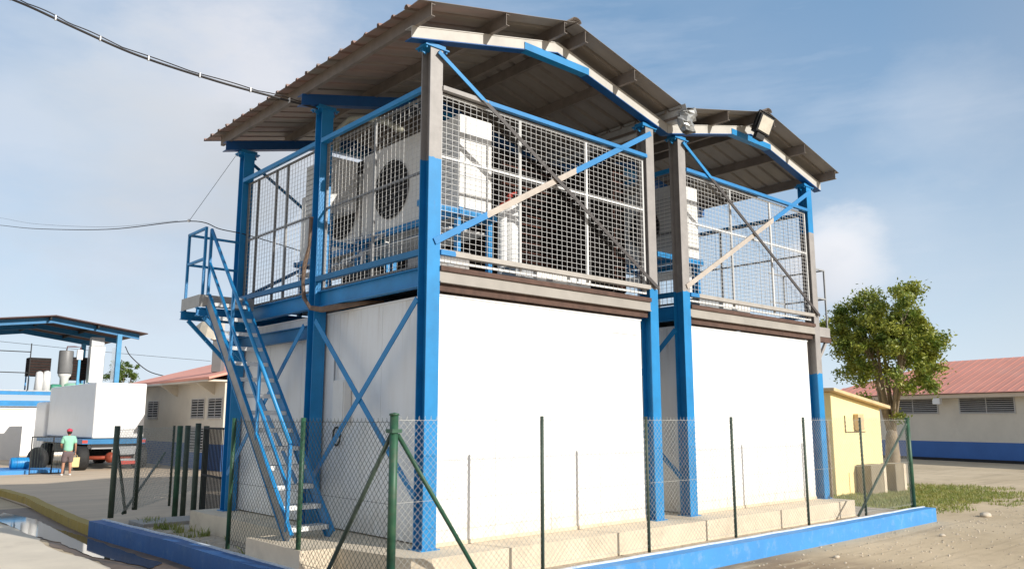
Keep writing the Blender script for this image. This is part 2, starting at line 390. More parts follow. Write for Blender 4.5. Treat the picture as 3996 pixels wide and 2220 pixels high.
# kerbs
def path_prism(name, pts, w, z0, z1, m, topm=None, **kw):
    b = MB(); L = []; Rr = []; ZJ = []
    for i, p in enumerate(pts):
        p = V((*p, 0)); a = V((*pts[max(i-1,0)],0)); c = V((*pts[min(i+1,len(pts)-1)],0)); d = (c-a).normalized(); nrm = V((-d.y, d.x, 0))
        L.append(p+nrm*w/2); Rr.append(p-nrm*w/2); ZJ.append(z1+.010*noise.noise(V((p.x*1.3,p.y*1.3,2)))+random.uniform(-.0008,.0008))
    for i in range(len(pts)-1):
        za, zb = ZJ[i], ZJ[i+1]; b.quad((*L[i].xy,z0),(*L[i].xy,za),(*L[i+1].xy,zb),(*L[i+1].xy,z0)); b.quad((*Rr[i].xy,za),(*Rr[i].xy,z0),(*Rr[i+1].xy,z0),(*Rr[i+1].xy,zb))
        b.quad((*L[i].xy,za),(*Rr[i].xy,za),(*Rr[i+1].xy,zb),(*L[i+1].xy,zb))
    for i in (0,-1): b.quad((*L[i].xy,z0),(*Rr[i].xy,z0),(*Rr[i].xy,ZJ[i]),(*L[i].xy,ZJ[i]))
    return b.build(name, m, **kw)
def dense(pts, n=10, jit=.012):
    o = []
    for i in range(len(pts)-1):
        for k in range(n):
            t = k/n; o.append((pts[i][0]+(pts[i+1][0]-pts[i][0])*t+random.uniform(-jit,jit), pts[i][1]+(pts[i+1][1]-pts[i][1])*t+random.uniform(-jit,jit)))
    o.append(pts[-1]); return o
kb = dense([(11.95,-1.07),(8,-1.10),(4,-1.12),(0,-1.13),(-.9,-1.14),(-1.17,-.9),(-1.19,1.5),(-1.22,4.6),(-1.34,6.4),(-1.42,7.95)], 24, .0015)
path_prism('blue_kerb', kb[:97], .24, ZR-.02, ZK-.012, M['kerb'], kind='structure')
path_prism('side_kerb', kb[96:], .24, ZR-.02, ZK-.012, M['kerbshade'], kind='structure')
path_prism('kerb_mortar_strip', [(x+.0,y+.115) if y < -1.0 and x > -.8 else (x+.115,y) for x, y in kb], .05, ZK-.06, ZK+.006, M['kerbtop'], kind='structure')
path_prism('yellow_kerb', dense([(-1.42,7.99),(-1.38,9.5),(-1.22,12.5),(-1.05,15),(-1.1,17.5),(-1.3,19)],10,.01), .20, ZR-.02, ZK-.10, M['yellow'], kind='structure')

# loose stones and litter on the sand (countless): one object
pb = MB()
for i in range(1500):
    x = random.uniform(-1, 22); y = -1.28-abs(random.gauss(0, 1.6)) if random.random() < .75 else random.uniform(-8, -1.3)
    r = random.uniform(.004, .016)*(1+.6*random.random())
    pb.blob((x,y,ZR+r*.25), (r*random.uniform(.8,1.6), r, r*.6), 5, 3, .25)
for i in range(900):
    x = random.uniform(-.8, 11.5); y = random.choice((-.86+abs(random.gauss(0,.1)), random.uniform(-.9,-.5)))
    r = random.uniform(.006,.014); pb.blob((x,y,-.298), r, 5, 3, .25)
for i in range(260):
    y = random.uniform(1.2, 7.8); x = random.choice((-.98+abs(random.gauss(0,.15)), random.uniform(-1,-.4))); r = random.uniform(.006,.018); pb.blob((x,y,-.298), r, 5, 3, .25)
pb.build('loose_gravel', M['pebble'], kind='stuff', label='loose pale gravel and pebbles scattered on the sandy ground by the kerb', category='gravel')
pd = MB()
for i in range(420):
    x = random.uniform(1, 24); y = random.uniform(-7, -1.3); r = random.uniform(.004,.012)
    pd.blob((x,y,ZR+.002), (r*random.uniform(1.5,4), r, r*.5), 5, 3, .3)
pd.build('dry_litter', M['darkstone'], kind='stuff', label='dark twigs and dry litter strewn over the sandy ground', category='litter')
# grass
def grass(name, region, n, hmin, hmax, z, label, clip=None):
    b = MB()
    for i in range(n):
        x0,x1,y0,y1 = region; x = random.uniform(x0,x1); y = random.uniform(y0,y1)
        if clip and not clip(x,y): continue
        h = random.uniform(hmin,hmax); a = random.uniform(0,6.28); w_ = .006+.008*random.random(); lx, ly = random.gauss(0,.4)*h, random.gauss(0,.4)*h
        c, s_ = math.cos(a)*w_, math.sin(a)*w_; n0 = len(b.v)
        b.v += [(x-c,y-s_,z),(x+c,y+s_,z),(x+c*.6+lx*.4,y+s_*.6+ly*.4,z+h*.6),(x-c*.6+lx*.4,y-s_*.6+ly*.4,z+h*.6),(x+lx,y+ly,z+h)]
        b.f += [(n0,n0+1,n0+2,n0+3),(n0+3,n0+2,n0+4)]
    return b.build(name, M['grass'], kind='stuff', label=label, category='grass')
def gclip(x, y):
    # patch widening around the tree, ragged edge
    n_ = noise.noise(V((x*.55, y*.9, 0)))*.9+noise.noise(V((x*2.1, y*2.7, 3)))*.5
    e = ((x-16.8)/5.6)**2+((y-1.6)/2.9)**2
    return e+n_*.8 < .95 and random.random() < 1.15-e
grass('grass_patch', (11.2,23,-1.4,5.2), 52000, .02, .10, ZR, 'patch of rough green grass around the tree at the end of the blue kerb', gclip)
def wclip(x,y): return noise.noise(V((x*2.3,y*3,1))) > .28
grass('kerb_weeds', (-1.0,-.45,1.3,8.2), 2600, .03, .16, -.30, 'sparse weeds in the strip between blue kerb and plinth', wclip)

# ------------------------------------------------------------------ the two cold store sheds
W_, D_ = 4.41, 5.77; ZF, ZB = 3.45, 3.21; ZRAIL, ZBOT = 5.87, 3.65; ZC = 6.36
def zroof(x): return 7.33-abs(x-2.30)*.238
def shed(ox, lab, unit):
    X = lambda p: (p[0]+ox, p[1], p[2])
    t = thing('steel_shed', lab, 'steel shed', (0,0,0), group='steel frame plant sheds')
    # each column: H section, flanges facing front, paint bands
    bands = {(1,0,0): [('Z',4.86,9,PRIMER)], (1,1,0): [('Z',3.62,9,PRIMER)], (2,0,0): [('Z',3.68,9,PRIMER)],
             (2,1,0): [('Z',2.46,5.38,PRIMER)]}
    for iy, y in enumerate((.1, 2.98, 5.87)):
        for ix, x in enumerate((.1, W_+.1)):
            bd = bands.get((unit, ix, iy), []); b = MB()
            m = banded('column_paint', BLUE, bd, .42, .25, .8 if (unit, ix, iy) == (1,0,0) else .3)
            z0, z1 = .012, ZC
            b.box(x-.1+ox, x+.1+ox, y-.1, y-.086, z0, z1); b.box(x-.1+ox, x+.1+ox, y+.086, y+.1, z0, z1); b.box(x-.006+ox, x+.006+ox, y-.086, y+.086, z0, z1)
            c = b.build('column', m, t)
            MB().box(x-.14+ox, x+.14+ox, y-.13, y+.13, 0, .012).build('base_plate', M['blue'], c)
            p = MB().box(x-.19+ox, x+.19+ox, y-.12, y+.12, ZC, ZC+.018)
            for s_ in (-1,1):   # gusset fins under the cap plate
                p.bar((x+s_*.1+ox,y,ZC-.06),(x+s_*.17+ox,y,ZC-.03),.012,.05)
            p.box(x-.15+ox, x+.15+ox, y-.09, y+.09, ZC+.018, ZC+.05+(.02 if ix==0 else .02))
            for bx in (-.16,.16):
                for by in (-.09,.09): p.lathe([(.013,0),(.013,.03)], (x+bx+ox,y+by,ZC-.03), 6)
            p.build('cap_plate', M['blue'], c)
    # floor beams
    fb = MB(); fb.box(.2+ox, W_+ox, .0, .012, ZB+.054, ZF-.050)      # channel web, set at the front
    fb.box(.2+ox, W_+ox, -.02, .05, ZB+.04, ZB+.054)
    fb.build('floor_beam', M['beamf'], t, label='cream primed front floor beam')
    MB().box(.2+ox, W_+ox, -.03, .11, ZF-.050, ZF+.012).build('floor_edge', M['rust_and_shade'], t)
    MB().box(.2+ox, W_+ox, .052, .22, ZB-.055, ZF-.056).build('beam_shade_strip', M['rust_and_shade'], t)  # dark strip standing in for the shade beneath the beam
    for x in (.1, W_+.1):
        for y0, y1 in ((.2,2.88),(3.08,5.77)):
            b = MB(); b.ibeam((x+ox,y0,(ZF+ZB)/2),(x+ox,y1,(ZF+ZB)/2),.12,ZF-ZB); b.build('floor_beam', M['blue'], t)
    MB().ibeam((.1+ox,3.08,2.86),(.1+ox,5.77,2.86),.1,.2).build('lower_beam', M['blue_old'], t)
    for y in (2.98,5.87):
        MB().ibeam((.2+ox,y,(ZF+ZB)/2),(W_+ox,y,(ZF+ZB)/2),.12,ZF-ZB).build('floor_beam', M['blue'], t)
    # deck: checker plate with a few joists
    MB().box(.18+ox, W_+.02+ox, .12, 5.76, ZF+.013, ZF+.022).build('deck', M['grey'], t)
    # guard rails, top and bottom, with paint changes on the front
    fr = banded('front_rail_paint', (.02,.21,.50), ([('X',-.5,.98,PRIMER)] if unit==1 else []), .42)
    fb2 = banded('front_rail_paint', (.02,.21,.50), [('X',ox+.42,ox+9,(.44,.41,.37))], .42)
    MB().box(.2+ox, W_+ox, -.025, .045, ZRAIL-.06, ZRAIL).build('top_rail', fr, t)
    MB().box(.2+ox, W_+ox, -.025, .045, ZBOT-.045, ZBOT+.02).build('bottom_rail', fb2, t)
    for x in (0.0, W_+.14):
        if unit == 1 and x > 1: continue
        for y0, y1 in ((.2,2.88),(3.08,5.77)):
            MB().box(x+ox, x+.06+ox, y0, y1, ZRAIL-.07, ZRAIL).build('side_rail', M['blue'], t)
            MB().box(x+ox, x+.06+ox, y0, y1, ZBOT-.05, ZBOT+.03).build('side_rail', M['blue_old'], t)
    # mesh panels
    def panel(kind, a, b_, fixed, z0=ZF+.03, z1=ZRAIL-.075, step=.10, posts=(), mid=4.93):
        """kind 'x': spans x at y=fixed ; kind 'y': spans y at x=fixed"""
        P = (lambda s_, f, z: (s_+ox, f, z)) if kind == 'x' else (lambda s_, f, z: (f+ox, s_, z))
        def bx(mb, s0, s1, f0, f1, zz0, zz1):
            if kind == 'x': mb.box(s0+ox, s1+ox, f0, f1, zz0, zz1)
            else: mb.box(f0+ox, f1+ox, s0, s1, zz0, zz1)
        fm = MB(); f0, f1 = fixed-.016, fixed+.016
        allp = [a+.02]+list(posts)+[b_-.02]
        for p in allp:
            bx(fm, p-.019, p+.019, f0, f1, z0, z1)
        for p, q in zip(allp[:-1], allp[1:]):
            for z in (z0+.016, mid, z1-.016): bx(fm, p+.019, q-.019, f0+.002, f1-.002, z-.015, z+.015)
        f = fm.build('panel_frame', M['whitewire'] if kind == 'x' else M['tank'], t)
        wm = MB(); r = .0022 if kind == 'x' else .0025; n = int((b_-a)/step)
        for i in range(1, n):
            s_ = a+(b_-a)*i/n; j = random.uniform(-.004,.004)
            bx(wm, s_-r+j, s_+r+j, fixed-.02-r, fixed-.02+r, z0, z1)
        n = int((z1-z0)/.074)
        for i in range(1, n):
            z = z0+(z1-z0)*i/n; q = r if kind == 'x' else .0016; bx(wm, a+.02, b_-.02, fixed-.0105, fixed-.0105+2*q, z-q, z+q)
        wm.build('wire_mesh', M['whitewire'] if kind == 'x' else M['wire2'], f)
    panel('x', .21, W_-.01, .075, z0=ZBOT-.12, posts=(1.64, 3.02))
    panel('y', .21, 2.87, .12, posts=(1.48,), mid=4.75)
    panel('y', 3.09, 5.76, .12, posts=(4.2,4.62,5.35), mid=4.72)
    if unit == 2: panel('y', .21, 5.76, W_+.1, posts=(2.2,4.0))
    if unit == 2: panel('x', .21, W_-.01, 5.80, posts=(1.6, 3.0), step=.16)
    # cross bracing in front of the mesh
    dk = banded('brace_paint', BLUE, [('Z',-9,5.82,DARKP)], .5)
    lt = banded('brace_paint', (.02,.21,.50), [('X',ox+(.97 if unit==1 else -.1),ox+(2.72 if unit==1 else 3.0),(.50,.44,.38))], .5)
    MB().angle((.1+ox,-.045,6.30),(W_+.16+ox,-.045,3.64),.058,.012).build('cross_brace', dk, t, label='dark cross brace falling to the right')
    MB().bar((.1+ox,-.014,3.76),(W_+.12+ox,-.014,6.26),.012,.085).build('cross_brace', lt, t, label='cross brace rising right with a bare cream middle')
    def sidebrace(x, ya, za, yb, zb, m='blue', o=0):
        MB().bar((x+ox-.02-o,ya,za),(x+ox-.02-o,yb,zb),.012,.085).build('side_brace', M[m], t)
    sidebrace(.0, 2.80, 3.0, .16, .62); sidebrace(.0, .16, 3.03, 2.80, .60, 'blue', .014)
    sidebrace(.0, 3.15, 2.95, 5.70, .62); sidebrace(.0, 5.7, 2.95, 3.15, .62, 'blue', .014)
    MB().angle((.2+ox,5.92,6.25),(W_+ox,5.92,3.6),.06,.012).build('cross_brace', M['blue_old'], t)
    MB().angle((.2+ox,5.95,3.7),(W_+ox,5.95,6.2),.06,.012).build('cross_brace', M['blue_old'], t)
    # rafters (three portal frames), apex plates
    for i, y in enumerate((.02, 2.98, 5.87)):
        b = MB(); zz = lambda x: zroof(x)-.185
        mm = M['rafw'] if i == 0 else M['blueshade']
        hy = .08
        def raf(mb, x0, x1, yy0, yy1, dz0, dz1):
            n = len(mb.v); za, zb_ = zz(x0), zz(x1)
            mb.v += [(x0+ox,yy0,za+dz0),(x1+ox,yy0,zb_+dz0),(x1+ox,yy1,zb_+dz0),(x0+ox,yy1,za+dz0),(x0+ox,yy0,za+dz1),(x1+ox,yy0,zb_+dz1),(x1+ox,yy1,zb_+dz1),(x0+ox,yy1,za+dz1)]
            for q in ((0,3,2,1),(4,5,6,7),(0,1,5,4),(1,2,6,5),(2,3,7,6),(3,0,4,7)): mb.f.append(tuple(n+k for k in q))
        for x0, x1 in ((-.34, 2.30), (2.30, 4.94)):
            raf(b, x0, x1, y-hy, y+hy, -.012, 0); raf(b, x0, x1, y-.07, y-.058, -.158, -.012)
        b.build('rafter', mm, t, label='cream front rafter') if i == 0 else b.build('rafter', mm, t)
        c = MB()
        for x0, x1 in ((-.34, 2.30), (2.30, 4.94)):
            raf(c, x0, x1, y-.075, y+hy, -.172, -.158)
        c.build('rafter_flange', M['blueshade'], t)
        k = MB(); k.box(1.62+ox, 2.98+ox, y-.082, y-.074, 6.83, 6.93); k.box(1.62+ox,2.98+ox,y-.082,y+.05,6.82,6.83)
        k.build('apex_tie', M['blue'], t)
    pl = []
    for x in (-.30, .95, 2.08, 2.52, 3.65, 4.88):
        p = MB(); z = zroof(x); p.box(x-.004+ox, x+.004+ox, -.42, 6.15, z-.185, z-.012)
        p.box(x+.004+ox, x+.055+ox, -.42, 6.15, z-.185, z-.178); p.box(x+.004+ox, x+.055+ox, -.42, 6.15, z-.03, z-.023)
        p.build('purlin', M['purlin'], t)
    # ribbed roof sheets, ribs run down the slope
    prof = []; y = -.44
    while y < 6.22:
        prof += [(y,0),(y+.25,0),(y+.272,.042),(y+.308,.042),(y+.33,0)]; y += .33
    for side in (0, 1):
        b = MB(); xs = [-.50, .4, 1.35, 2.28] if side == 0 else [2.32, 3.2, 4.15, 5.02 if unit == 2 else 4.98]
        n = len(prof); base = 0
        for x in xs:
            for k, (yy, dz) in enumerate(prof):
                b.v.append((x+ox+(random.uniform(-.012,.012) if x in (xs[0],xs[-1]) else 0), yy, zroof(x)+dz-.006+random.uniform(-.003,.003)))
        for i in range(len(xs)-1):
            for k in range(n-1): b.f.append((i*n+k, (i+1)*n+k, (i+1)*n+k+1, i*n+k+1))
        o = b.build('roof_sheet', M['sheet'], t)
        so_ = o.modifiers.new('thick', 'SOLIDIFY'); so_.thickness = .004
        o.data.materials.append(M['redroof']); so_.material_offset = 0
    rc = MB(); # ridge cap
    pts = []
    for y in (-.46, 6.24):
        pts.append([(2.30+math.sin(a)*.10+ox, y, zroof(2.3)+.0+math.cos(a)*.06) for a in [R(x) for x in range(-100,101,25)]])
    for i in range(len(pts[0])-1): rc.quad(pts[0][i], pts[0][i+1], pts[1][i+1], pts[1][i])
    ro = rc.build('ridge_cap', M['purlin'], t, smooth=True); sm = ro.modifiers.new('thick','SOLIDIFY'); sm.thickness = .006
    # translucent sheeting on the rear face of the second shed
    if unit == 2:
        b = MB(); n = 60
        for i in range(n):
            x0 = 1.0+3.3*i/n; x1 = 1.0+3.3*(i+1)/n; y0 = 5.55+.02*math.sin(i*1.6); y1 = 5.55+.02*math.sin((i+1)*1.6)
            b.quad((x0+ox,y0,3.5),(x1+ox,y1,3.5),(x1+ox,y1,5.62),(x0+ox,y0,5.62))
        b.build('translucent_sheeting', M['poly'], t)
    return t
s1 = shed(0, 'nearer tall blue steel shed with mesh sided upper deck and stair at its left', 1)
s2 = shed(5.29, 'farther blue steel shed on the right with floodlight under its roof ridge', 2)

def cold_room(ox, lab, unit):
    t = thing('cold_room', lab, 'cold room', (ox,0,0), group='white panelled cold rooms')
    x0, x1, y0, y1, z1 = .235, W_-.09, .14, 5.95, 3.10
    def seams(a, b_, n, gap=.006):
        st = (b_-a)/n; return [(a+i*st+gap/2, a+(i+1)*st-gap/2) for i in range(n)]
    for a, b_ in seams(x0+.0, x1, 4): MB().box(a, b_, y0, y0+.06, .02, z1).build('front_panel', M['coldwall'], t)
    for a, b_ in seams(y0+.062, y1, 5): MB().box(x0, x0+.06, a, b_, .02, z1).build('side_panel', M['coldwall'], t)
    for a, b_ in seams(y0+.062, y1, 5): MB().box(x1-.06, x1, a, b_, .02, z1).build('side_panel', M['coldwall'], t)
    MB().box(x0+.07, x1-.07, y0+.07, y1, .01, z1-.03).build('core', M['conc_grey'], t)
    MB().box(x0-.012, x0+.03, y0-.012, y0-.002, .02, z1).build('corner_trim', M['galv'], t)
    MB().box(x0-.01, x1+.01, y0-.012, y1, z1+.002, z1+.03).build('roof_panel', M['white'], t)
    tr = MB(); tr.box(x0+.03, x1, y0-.014, y0-.002, 0.002, .05); tr.build('floor_trim', M['conc'], t)
    if unit == 1:
        MB().box(x1-.7, x1-.1, y0-.005, y0-.001, 2.86, 2.868).build('joint_line', M['grey'], t)
    return t
cold_room(0, 'white panelled cold room under the nearer steel shed', 1)
cold_room(5.29, 'white panelled cold room under the farther steel shed', 2)

# valley gutter between the roofs, with crumpled outlet
t = thing('valley_gutter', 'galvanised valley gutter with crumpled outlet hanging between the two shed roofs', 'gutter')
b = MB()
for x0, z0, x1, z1 in ((4.83,6.72,4.90,6.52),(4.90,6.52,5.06,6.52),(5.06,6.52,5.12,6.68)):
    b.quad((x0,-.52,z0),(x1,-.52,z1),(x1,6.2,z1),(x0,6.2,z0))
o = b.build('trough', M['galv'], t); o.modifiers.new('thick','SOLIDIFY').thickness = .004
cm = MB(); nu, nv = 12, 9
for j in range(nv):
    for i in range(nu):
        a = 2*math.pi*i/nu; tt = j/(nv-1)
        rr = .19-.06*tt+.035*noise.noise(V((i*.9, j*.8, 4)))*2
        cm.v.append((4.97+rr*math.cos(a)*1.0+.05*math.sin(j), -.42+rr*math.sin(a)*.75, 6.66-.36*tt+.03*noise.noise(V((i*1.3,j,9)))*2+.10*(math.cos(a) if j == 0 else 0)))
for j in range(nv-1):
    for i in range(nu):
        i2 = (i+1) % nu; cm.f.append((j*nu+i, j*nu+i2, (j+1)*nu+i2, (j+1)*nu+i))
o = cm.build('outlet', mat('crumpled_grey_metal', (.34,.35,.35), .35, .45, .35, 9), t); o.modifiers.new('thick','SOLIDIFY').thickness = .003

# floodlight under the right ridge
t = thing('floodlight', 'square black floodlight with dusty cream lens fixed at the roof ridge of the farther shed', 'floodlight', (7.34,-.50,6.98), R(-14))
t.rotation_euler = (R(14), R(16), R(-14)); t.scale = (.88,.88,.88)
MB().box(-.19,.19,-.02,.16,-.20,.20).build('housing', M['black'], t, bevel=.012)
MB().box(-.155,.155,-.034,-.022,-.165,.165).build('lens', M['mattergl'], t)
b = MB()
for s_ in (-1,1): b.bar((s_*.21,.06,-.1),(s_*.21,.06,.26),.012,.05,(0,1,0))
b.bar((-.21,.06,.26),(.21,.06,.26),.05,.012); b.build('bracket', M['black'], t)
b = MB()
for k in range(7): b.box(-.15,.15,.165,.21,-.17+k*.055,-.155+k*.055)
b.build('cooling_fins', M['black'], t)
MB().box(-.12,.10,.0,.12,-.34,-.21).build('ballast_box', M['black'], t, bevel=.01)

# ------------------------------------------------------------------ staircase and landings
t = thing('external_staircase', 'steep blue stair with handrail and grey landing on the left of the nearer shed', 'staircase', (-.5,1.83,0))
def L(p): return (p[0]+.5, p[1]-1.83, p[2])
SY0, SY1, SZ1 = 1.83, 5.02, 3.50
def sz(y): return (y-SY0)/(SY1-SY0)*SZ1
stair_side = banded('stringer_paint', (.012,.18,.46), [('X',-.95,-.8065,(.27,.26,.25))], .5, .3)
for x in (-.80,-.20):
    b = MB(); sgn = -1 if x < -.5 else 1
    b.bar(L((x,SY0-.03,0.02)), L((x,SY1,SZ1)), .012, .20)
    for o_ in (-.094,.094): b.bar(L((x,SY0-.03,0.02)), L((x,SY1,SZ1)), .05, .014, (0,0,1), (0,o_))
    st_ = b.build('stringer', M['blue'], t)
    if x < -.5: MB().bar(L((x-.0095,SY0-.03,0.02)), L((x-.0095,SY1,SZ1)), .004, .172).build('weathered_web', mat('weathered_stringer_web', (.33,.32,.31), .6, .1, .2, 4, (.05,.12,.24), .5, 3), st_, label='bare grey outer face')
n = 14
for i in range(n):
    y = SY0+(SY1-SY0)*(i+.55)/n; z = sz(y)+.02; b = MB()
    b.box(-.79+.5,-.21+.5, y-.11-1.83, y+.10-1.83, z-.004, z+.004); b.box(-.79+.5,-.21+.5,y-.115-1.83,y-.11-1.83,z-.055,z+.004)
    tr = b.build('tread', M['tread'], t)
    nb = MB()
    for k in range(9): nb.box(-.76+.065*k+.5,-.75+.065*k+.5,y-.10-1.83,y+.09-1.83,z+.0042,z+.009)
    nb.build('grip_strips', M['grey'], tr)
HR = 1.12
b = MB(); b.tube([L((-.80,SY1,4.66)), L((-.80,SY0+.05,sz(SY0+.05)+HR+.05))], .028, 8); b.build('handrail', mat('bright_blue_rail', (.015,.25,.55), .4, 0, .1, 3), t, smooth=True)
b = MB(); b.bar(L((-.80,SY1,4.10)), L((-.80,SY0+.05,sz(SY0+.05)+.58)), .035, .04); b.build('mid_rail', M['blue'], t)
for y in (SY1, 3.98, 2.92, SY0+.05):
    b = MB(); b.bar(L((-.80,y,sz(y)+.06)), L((-.80,y,sz(y)+HR+.04)), .04, .045, (0,1,0)); b.build('rail_post', M['blue'], t)
# landing
b = MB(); b.box(-.92+.5,.0+.5,5.04-1.83,5.84-1.83,3.545,3.56); b.box(-.92+.5,.0+.5,5.03-1.83,5.04-1.83,3.36,3.56); b.box(-.93+.5,-.92+.5,5.03-1.83,5.84-1.83,3.36,3.56)
b.build('landing', mat('weathered_grey_plate', (.42,.41,.39), .6, .1, .15, 3, (.25,.22,.2), .5, 3), t)
for y in (5.10,5.78): MB().ibeam(L((-.95,y,3.28)), L((.0,y,3.28)), .10, .14).build('landing_beam', M['blue'], t)
for y in (5.1,5.78):
    MB().bar(L((-.82,y,3.20)), L((-.0,y,2.42)), .05, .06).build('landing_brace', M['blue'], t)
b = MB()
for p, q in (((-.88,5.05,3.56),(-.88,5.05,4.70)), ((-.88,5.80,3.30),(-.88,5.80,4.70))): b.bar(L(p),L(q),.04,.04,(0,1,0))
for z in (4.68,4.16):
    b.bar(L((-.88,5.07,z)),L((-.88,5.80,z)),.04,.04); b.bar(L((-.86,5.80,z)),L((.0,5.80,z)),.035,.04)
b.build('landing_rail', M['blue'], t)
# right landing
t = thing('side_landing', 'small grey landing with thin rails bracketed to the right side of farther shed', 'landing', (9.9,0,0))
b = MB(); b.box(.02,.62,.12,1.1,3.42,3.44); b.box(.02,.62,.10,.12,3.24,3.44); b.box(.62,.63,.10,1.1,3.24,3.44); b.build('platform', M['primer'], t)
for y in (.10,1.0): MB().box(-.02,.66,y,y+.1,3.13,3.23).build('support_beam', M['rust_and_shade'], t)
MB().bar((.50,.15,3.12),(.02,.15,2.60),.05,.06).build('bracket', M['primer'], t)
b = MB()
for y in (.14,1.08): b.bar((.6,y,3.44),(.6,y,4.68),.03,.03,(0,1,0))
for z in (4.68,4.06):
    b.bar((.6,.14,z),(.6,1.08,z),.025,.03); b.bar((.0,1.08,z),(.6,1.08,z),.025,.03); b.bar((.0,.14,z),(.6,.14,z),.025,.03)
b.build('guard_rail', M['grey'], t)

# ------------------------------------------------------------------ plant on the decks
def condenser(loc, lab, length=2.6, z1=1.38, fan_y=1.72, fan_r=.46, group='white air cooled condensers'):
    """casing on a blue stand; local origin at deck level, front lower left corner; fan on the -x face"""
    t = thing('condenser_unit', lab, 'condenser', loc, group=group)
    z0 = 1.02; z1 = z0+z1
    MB().box(0,.60,0,length,z0,z1).build('casing', M['ac'], t, bevel=.012)
    tr = MB(); tr.box(.005,.595,-.006,-.002,z0+.46,z0+.475); tr.box(.10,.115,-.006,-.002,z0,z1-.02); tr.build('panel_joint', M['grey'], t)
    f = MB(); f.lathe([(fan_r,-.004),(fan_r,-.012)], (0,fan_y,z0+.62), 32, 'x'); fo = f.build('fan_opening', M['void'], t)
    g_ = MB()
    for k in range(1,6):
        r = fan_r*k/5; pts = [(-.03, fan_y+r*math.cos(a*math.pi/14), z0+.62+r*math.sin(a*math.pi/14)) for a in range(29)]
        g_.tube(pts, .004 if k < 5 else .012, 4, False)
    for k in range(8):
        a = k*math.pi/4; g_.bar((-.035,fan_y,z0+.62),(-.035,fan_y+fan_r*math.cos(a),z0+.62+fan_r*math.sin(a)),.008,.008,(1,0,0))
    g_.build('fan_guard', M['black'], fo)
    hb = MB(); hb.lathe([(.09,-.02),(.07,-.05)], (0,fan_y,z0+.62), 14, 'x')
    for k in range(5):
        a = k*1.2566; c_, s_ = math.cos(a), math.sin(a); c2, s2 = math.cos(a+.5), math.sin(a+.5); r = fan_r*.92; zc = z0+.62
        hb.quad((-.022,fan_y+.08*c_,zc+.08*s_),(-.016,fan_y+r*c_,zc+r*s_),(-.024,fan_y+r*c2,zc+r*s2),(-.03,fan_y+.08*c2,zc+.08*s2))
    hb.build('fan_blade', M['dark'], fo)
    lv = MB()
    for k in range(14): lv.box(-.004,-.001,.12,.9,z0+.2+k*.07,z0+.21+k*.07)
    lv.build('louvre_grooves', M['grey'], t)
    st = MB()
    for x in (.0,.6):
        st.bar((x,-.05,z0-.06),(x,length+.05,z0-.06),.06,.10)
    st.bar((-.7,-.0,z0-.07),(.68,-.0,z0-.07),.06,.09); st.bar((-.1,length,z0-.07),(.68,length,z0-.07),.05,.09)
    st.build('stand_frame', M['blue'], t)
    for x in (.02,.6):
        for y in (.06,length-.06): MB().bar((x,y,0),(x,y,z0-.12),.07,.07,(0,1,0)).build('leg', M['blue'], t)
    tray = MB(); tray.box(-.1,.62,.1,length-.1,z0-.30,z0-.28); tray.build('drip_tray', M['ac'], t)
    return t
DK = ZF+.022
condenser((.98,.62,DK), 'white condenser with round fan on a blue stand just behind the nearest corner column')
condenser((1.02,3.36,DK-.08), 'white condenser with a lower fan behind the middle left column of the nearer shed', 2.1, 1.22, .56, .44)
condenser((5.29+.80,.62,DK), 'white condenser with round fan on a blue stand in the farther shed', 1.5, 1.36, .8, .36)

def coil_unit(loc, sx, sy, z0, z1, lab):
    t = thing('coil_unit', lab, 'cooling unit', loc, group='dark finned cooling units')
    MB().box(0,sx,.03,sy,z0,z1).build('casing', M['coil'], t)
    b = MB(); n = int(sx/.045)
    for i in range(n+1): b.box(i*sx/n-.004,i*sx/n+.004,0,.03,z0+.02,z1-.02)
    b.build('fins', M['coil'], t)
    b = MB(); k = int((z1-z0)/.16)
    zz_ = []
    for i in range(k): zz_ += [(.02,-.01,z0+.1+i*.16),(sx-.02,-.01,z0+.1+i*.16)][::1 if i % 2 == 0 else -1]
    b.tube(zz_, .012, 6)
    b.build('coil_tubes', mat('rusty_tube', (.12,.045,.03), .6, .3, .3, 6), t)
    b = MB()
    for i in range(int(sy/.05)): b.box(-.012,-.002,.05+i*.05,.06+i*.05,z0+.02,z1-.02)
    b.build('side_fins', M['coil'], t)
    for x in (.05,sx-.05):
        for y in (.08,sy-.05): MB().bar((x,y,0),(x,y,z0),.07,.07,(0,1,0)).build('leg', M['blue'], t)
    return t
coil_unit((1.95,3.0,DK),2.3,2.5,.32,2.95,'large dark finned coil unit filling the back of the nearer shed')
coil_unit((2.75,1.75,DK),1.5,1.0,.12,2.55,'dark upright finned coil unit on the right of the nearer shed deck')
coil_unit((4.02,.42,DK),.3,2.4,.10,2.3,'narrow dark finned panel added to darken the view right of the nearer deck')  # added panel, keeps the background behind the front mesh dark
coil_unit((5.29+.9,3.6,DK),1.0,1.2,1.75,2.75,'dark finned coil box high up at the back of the farther shed')

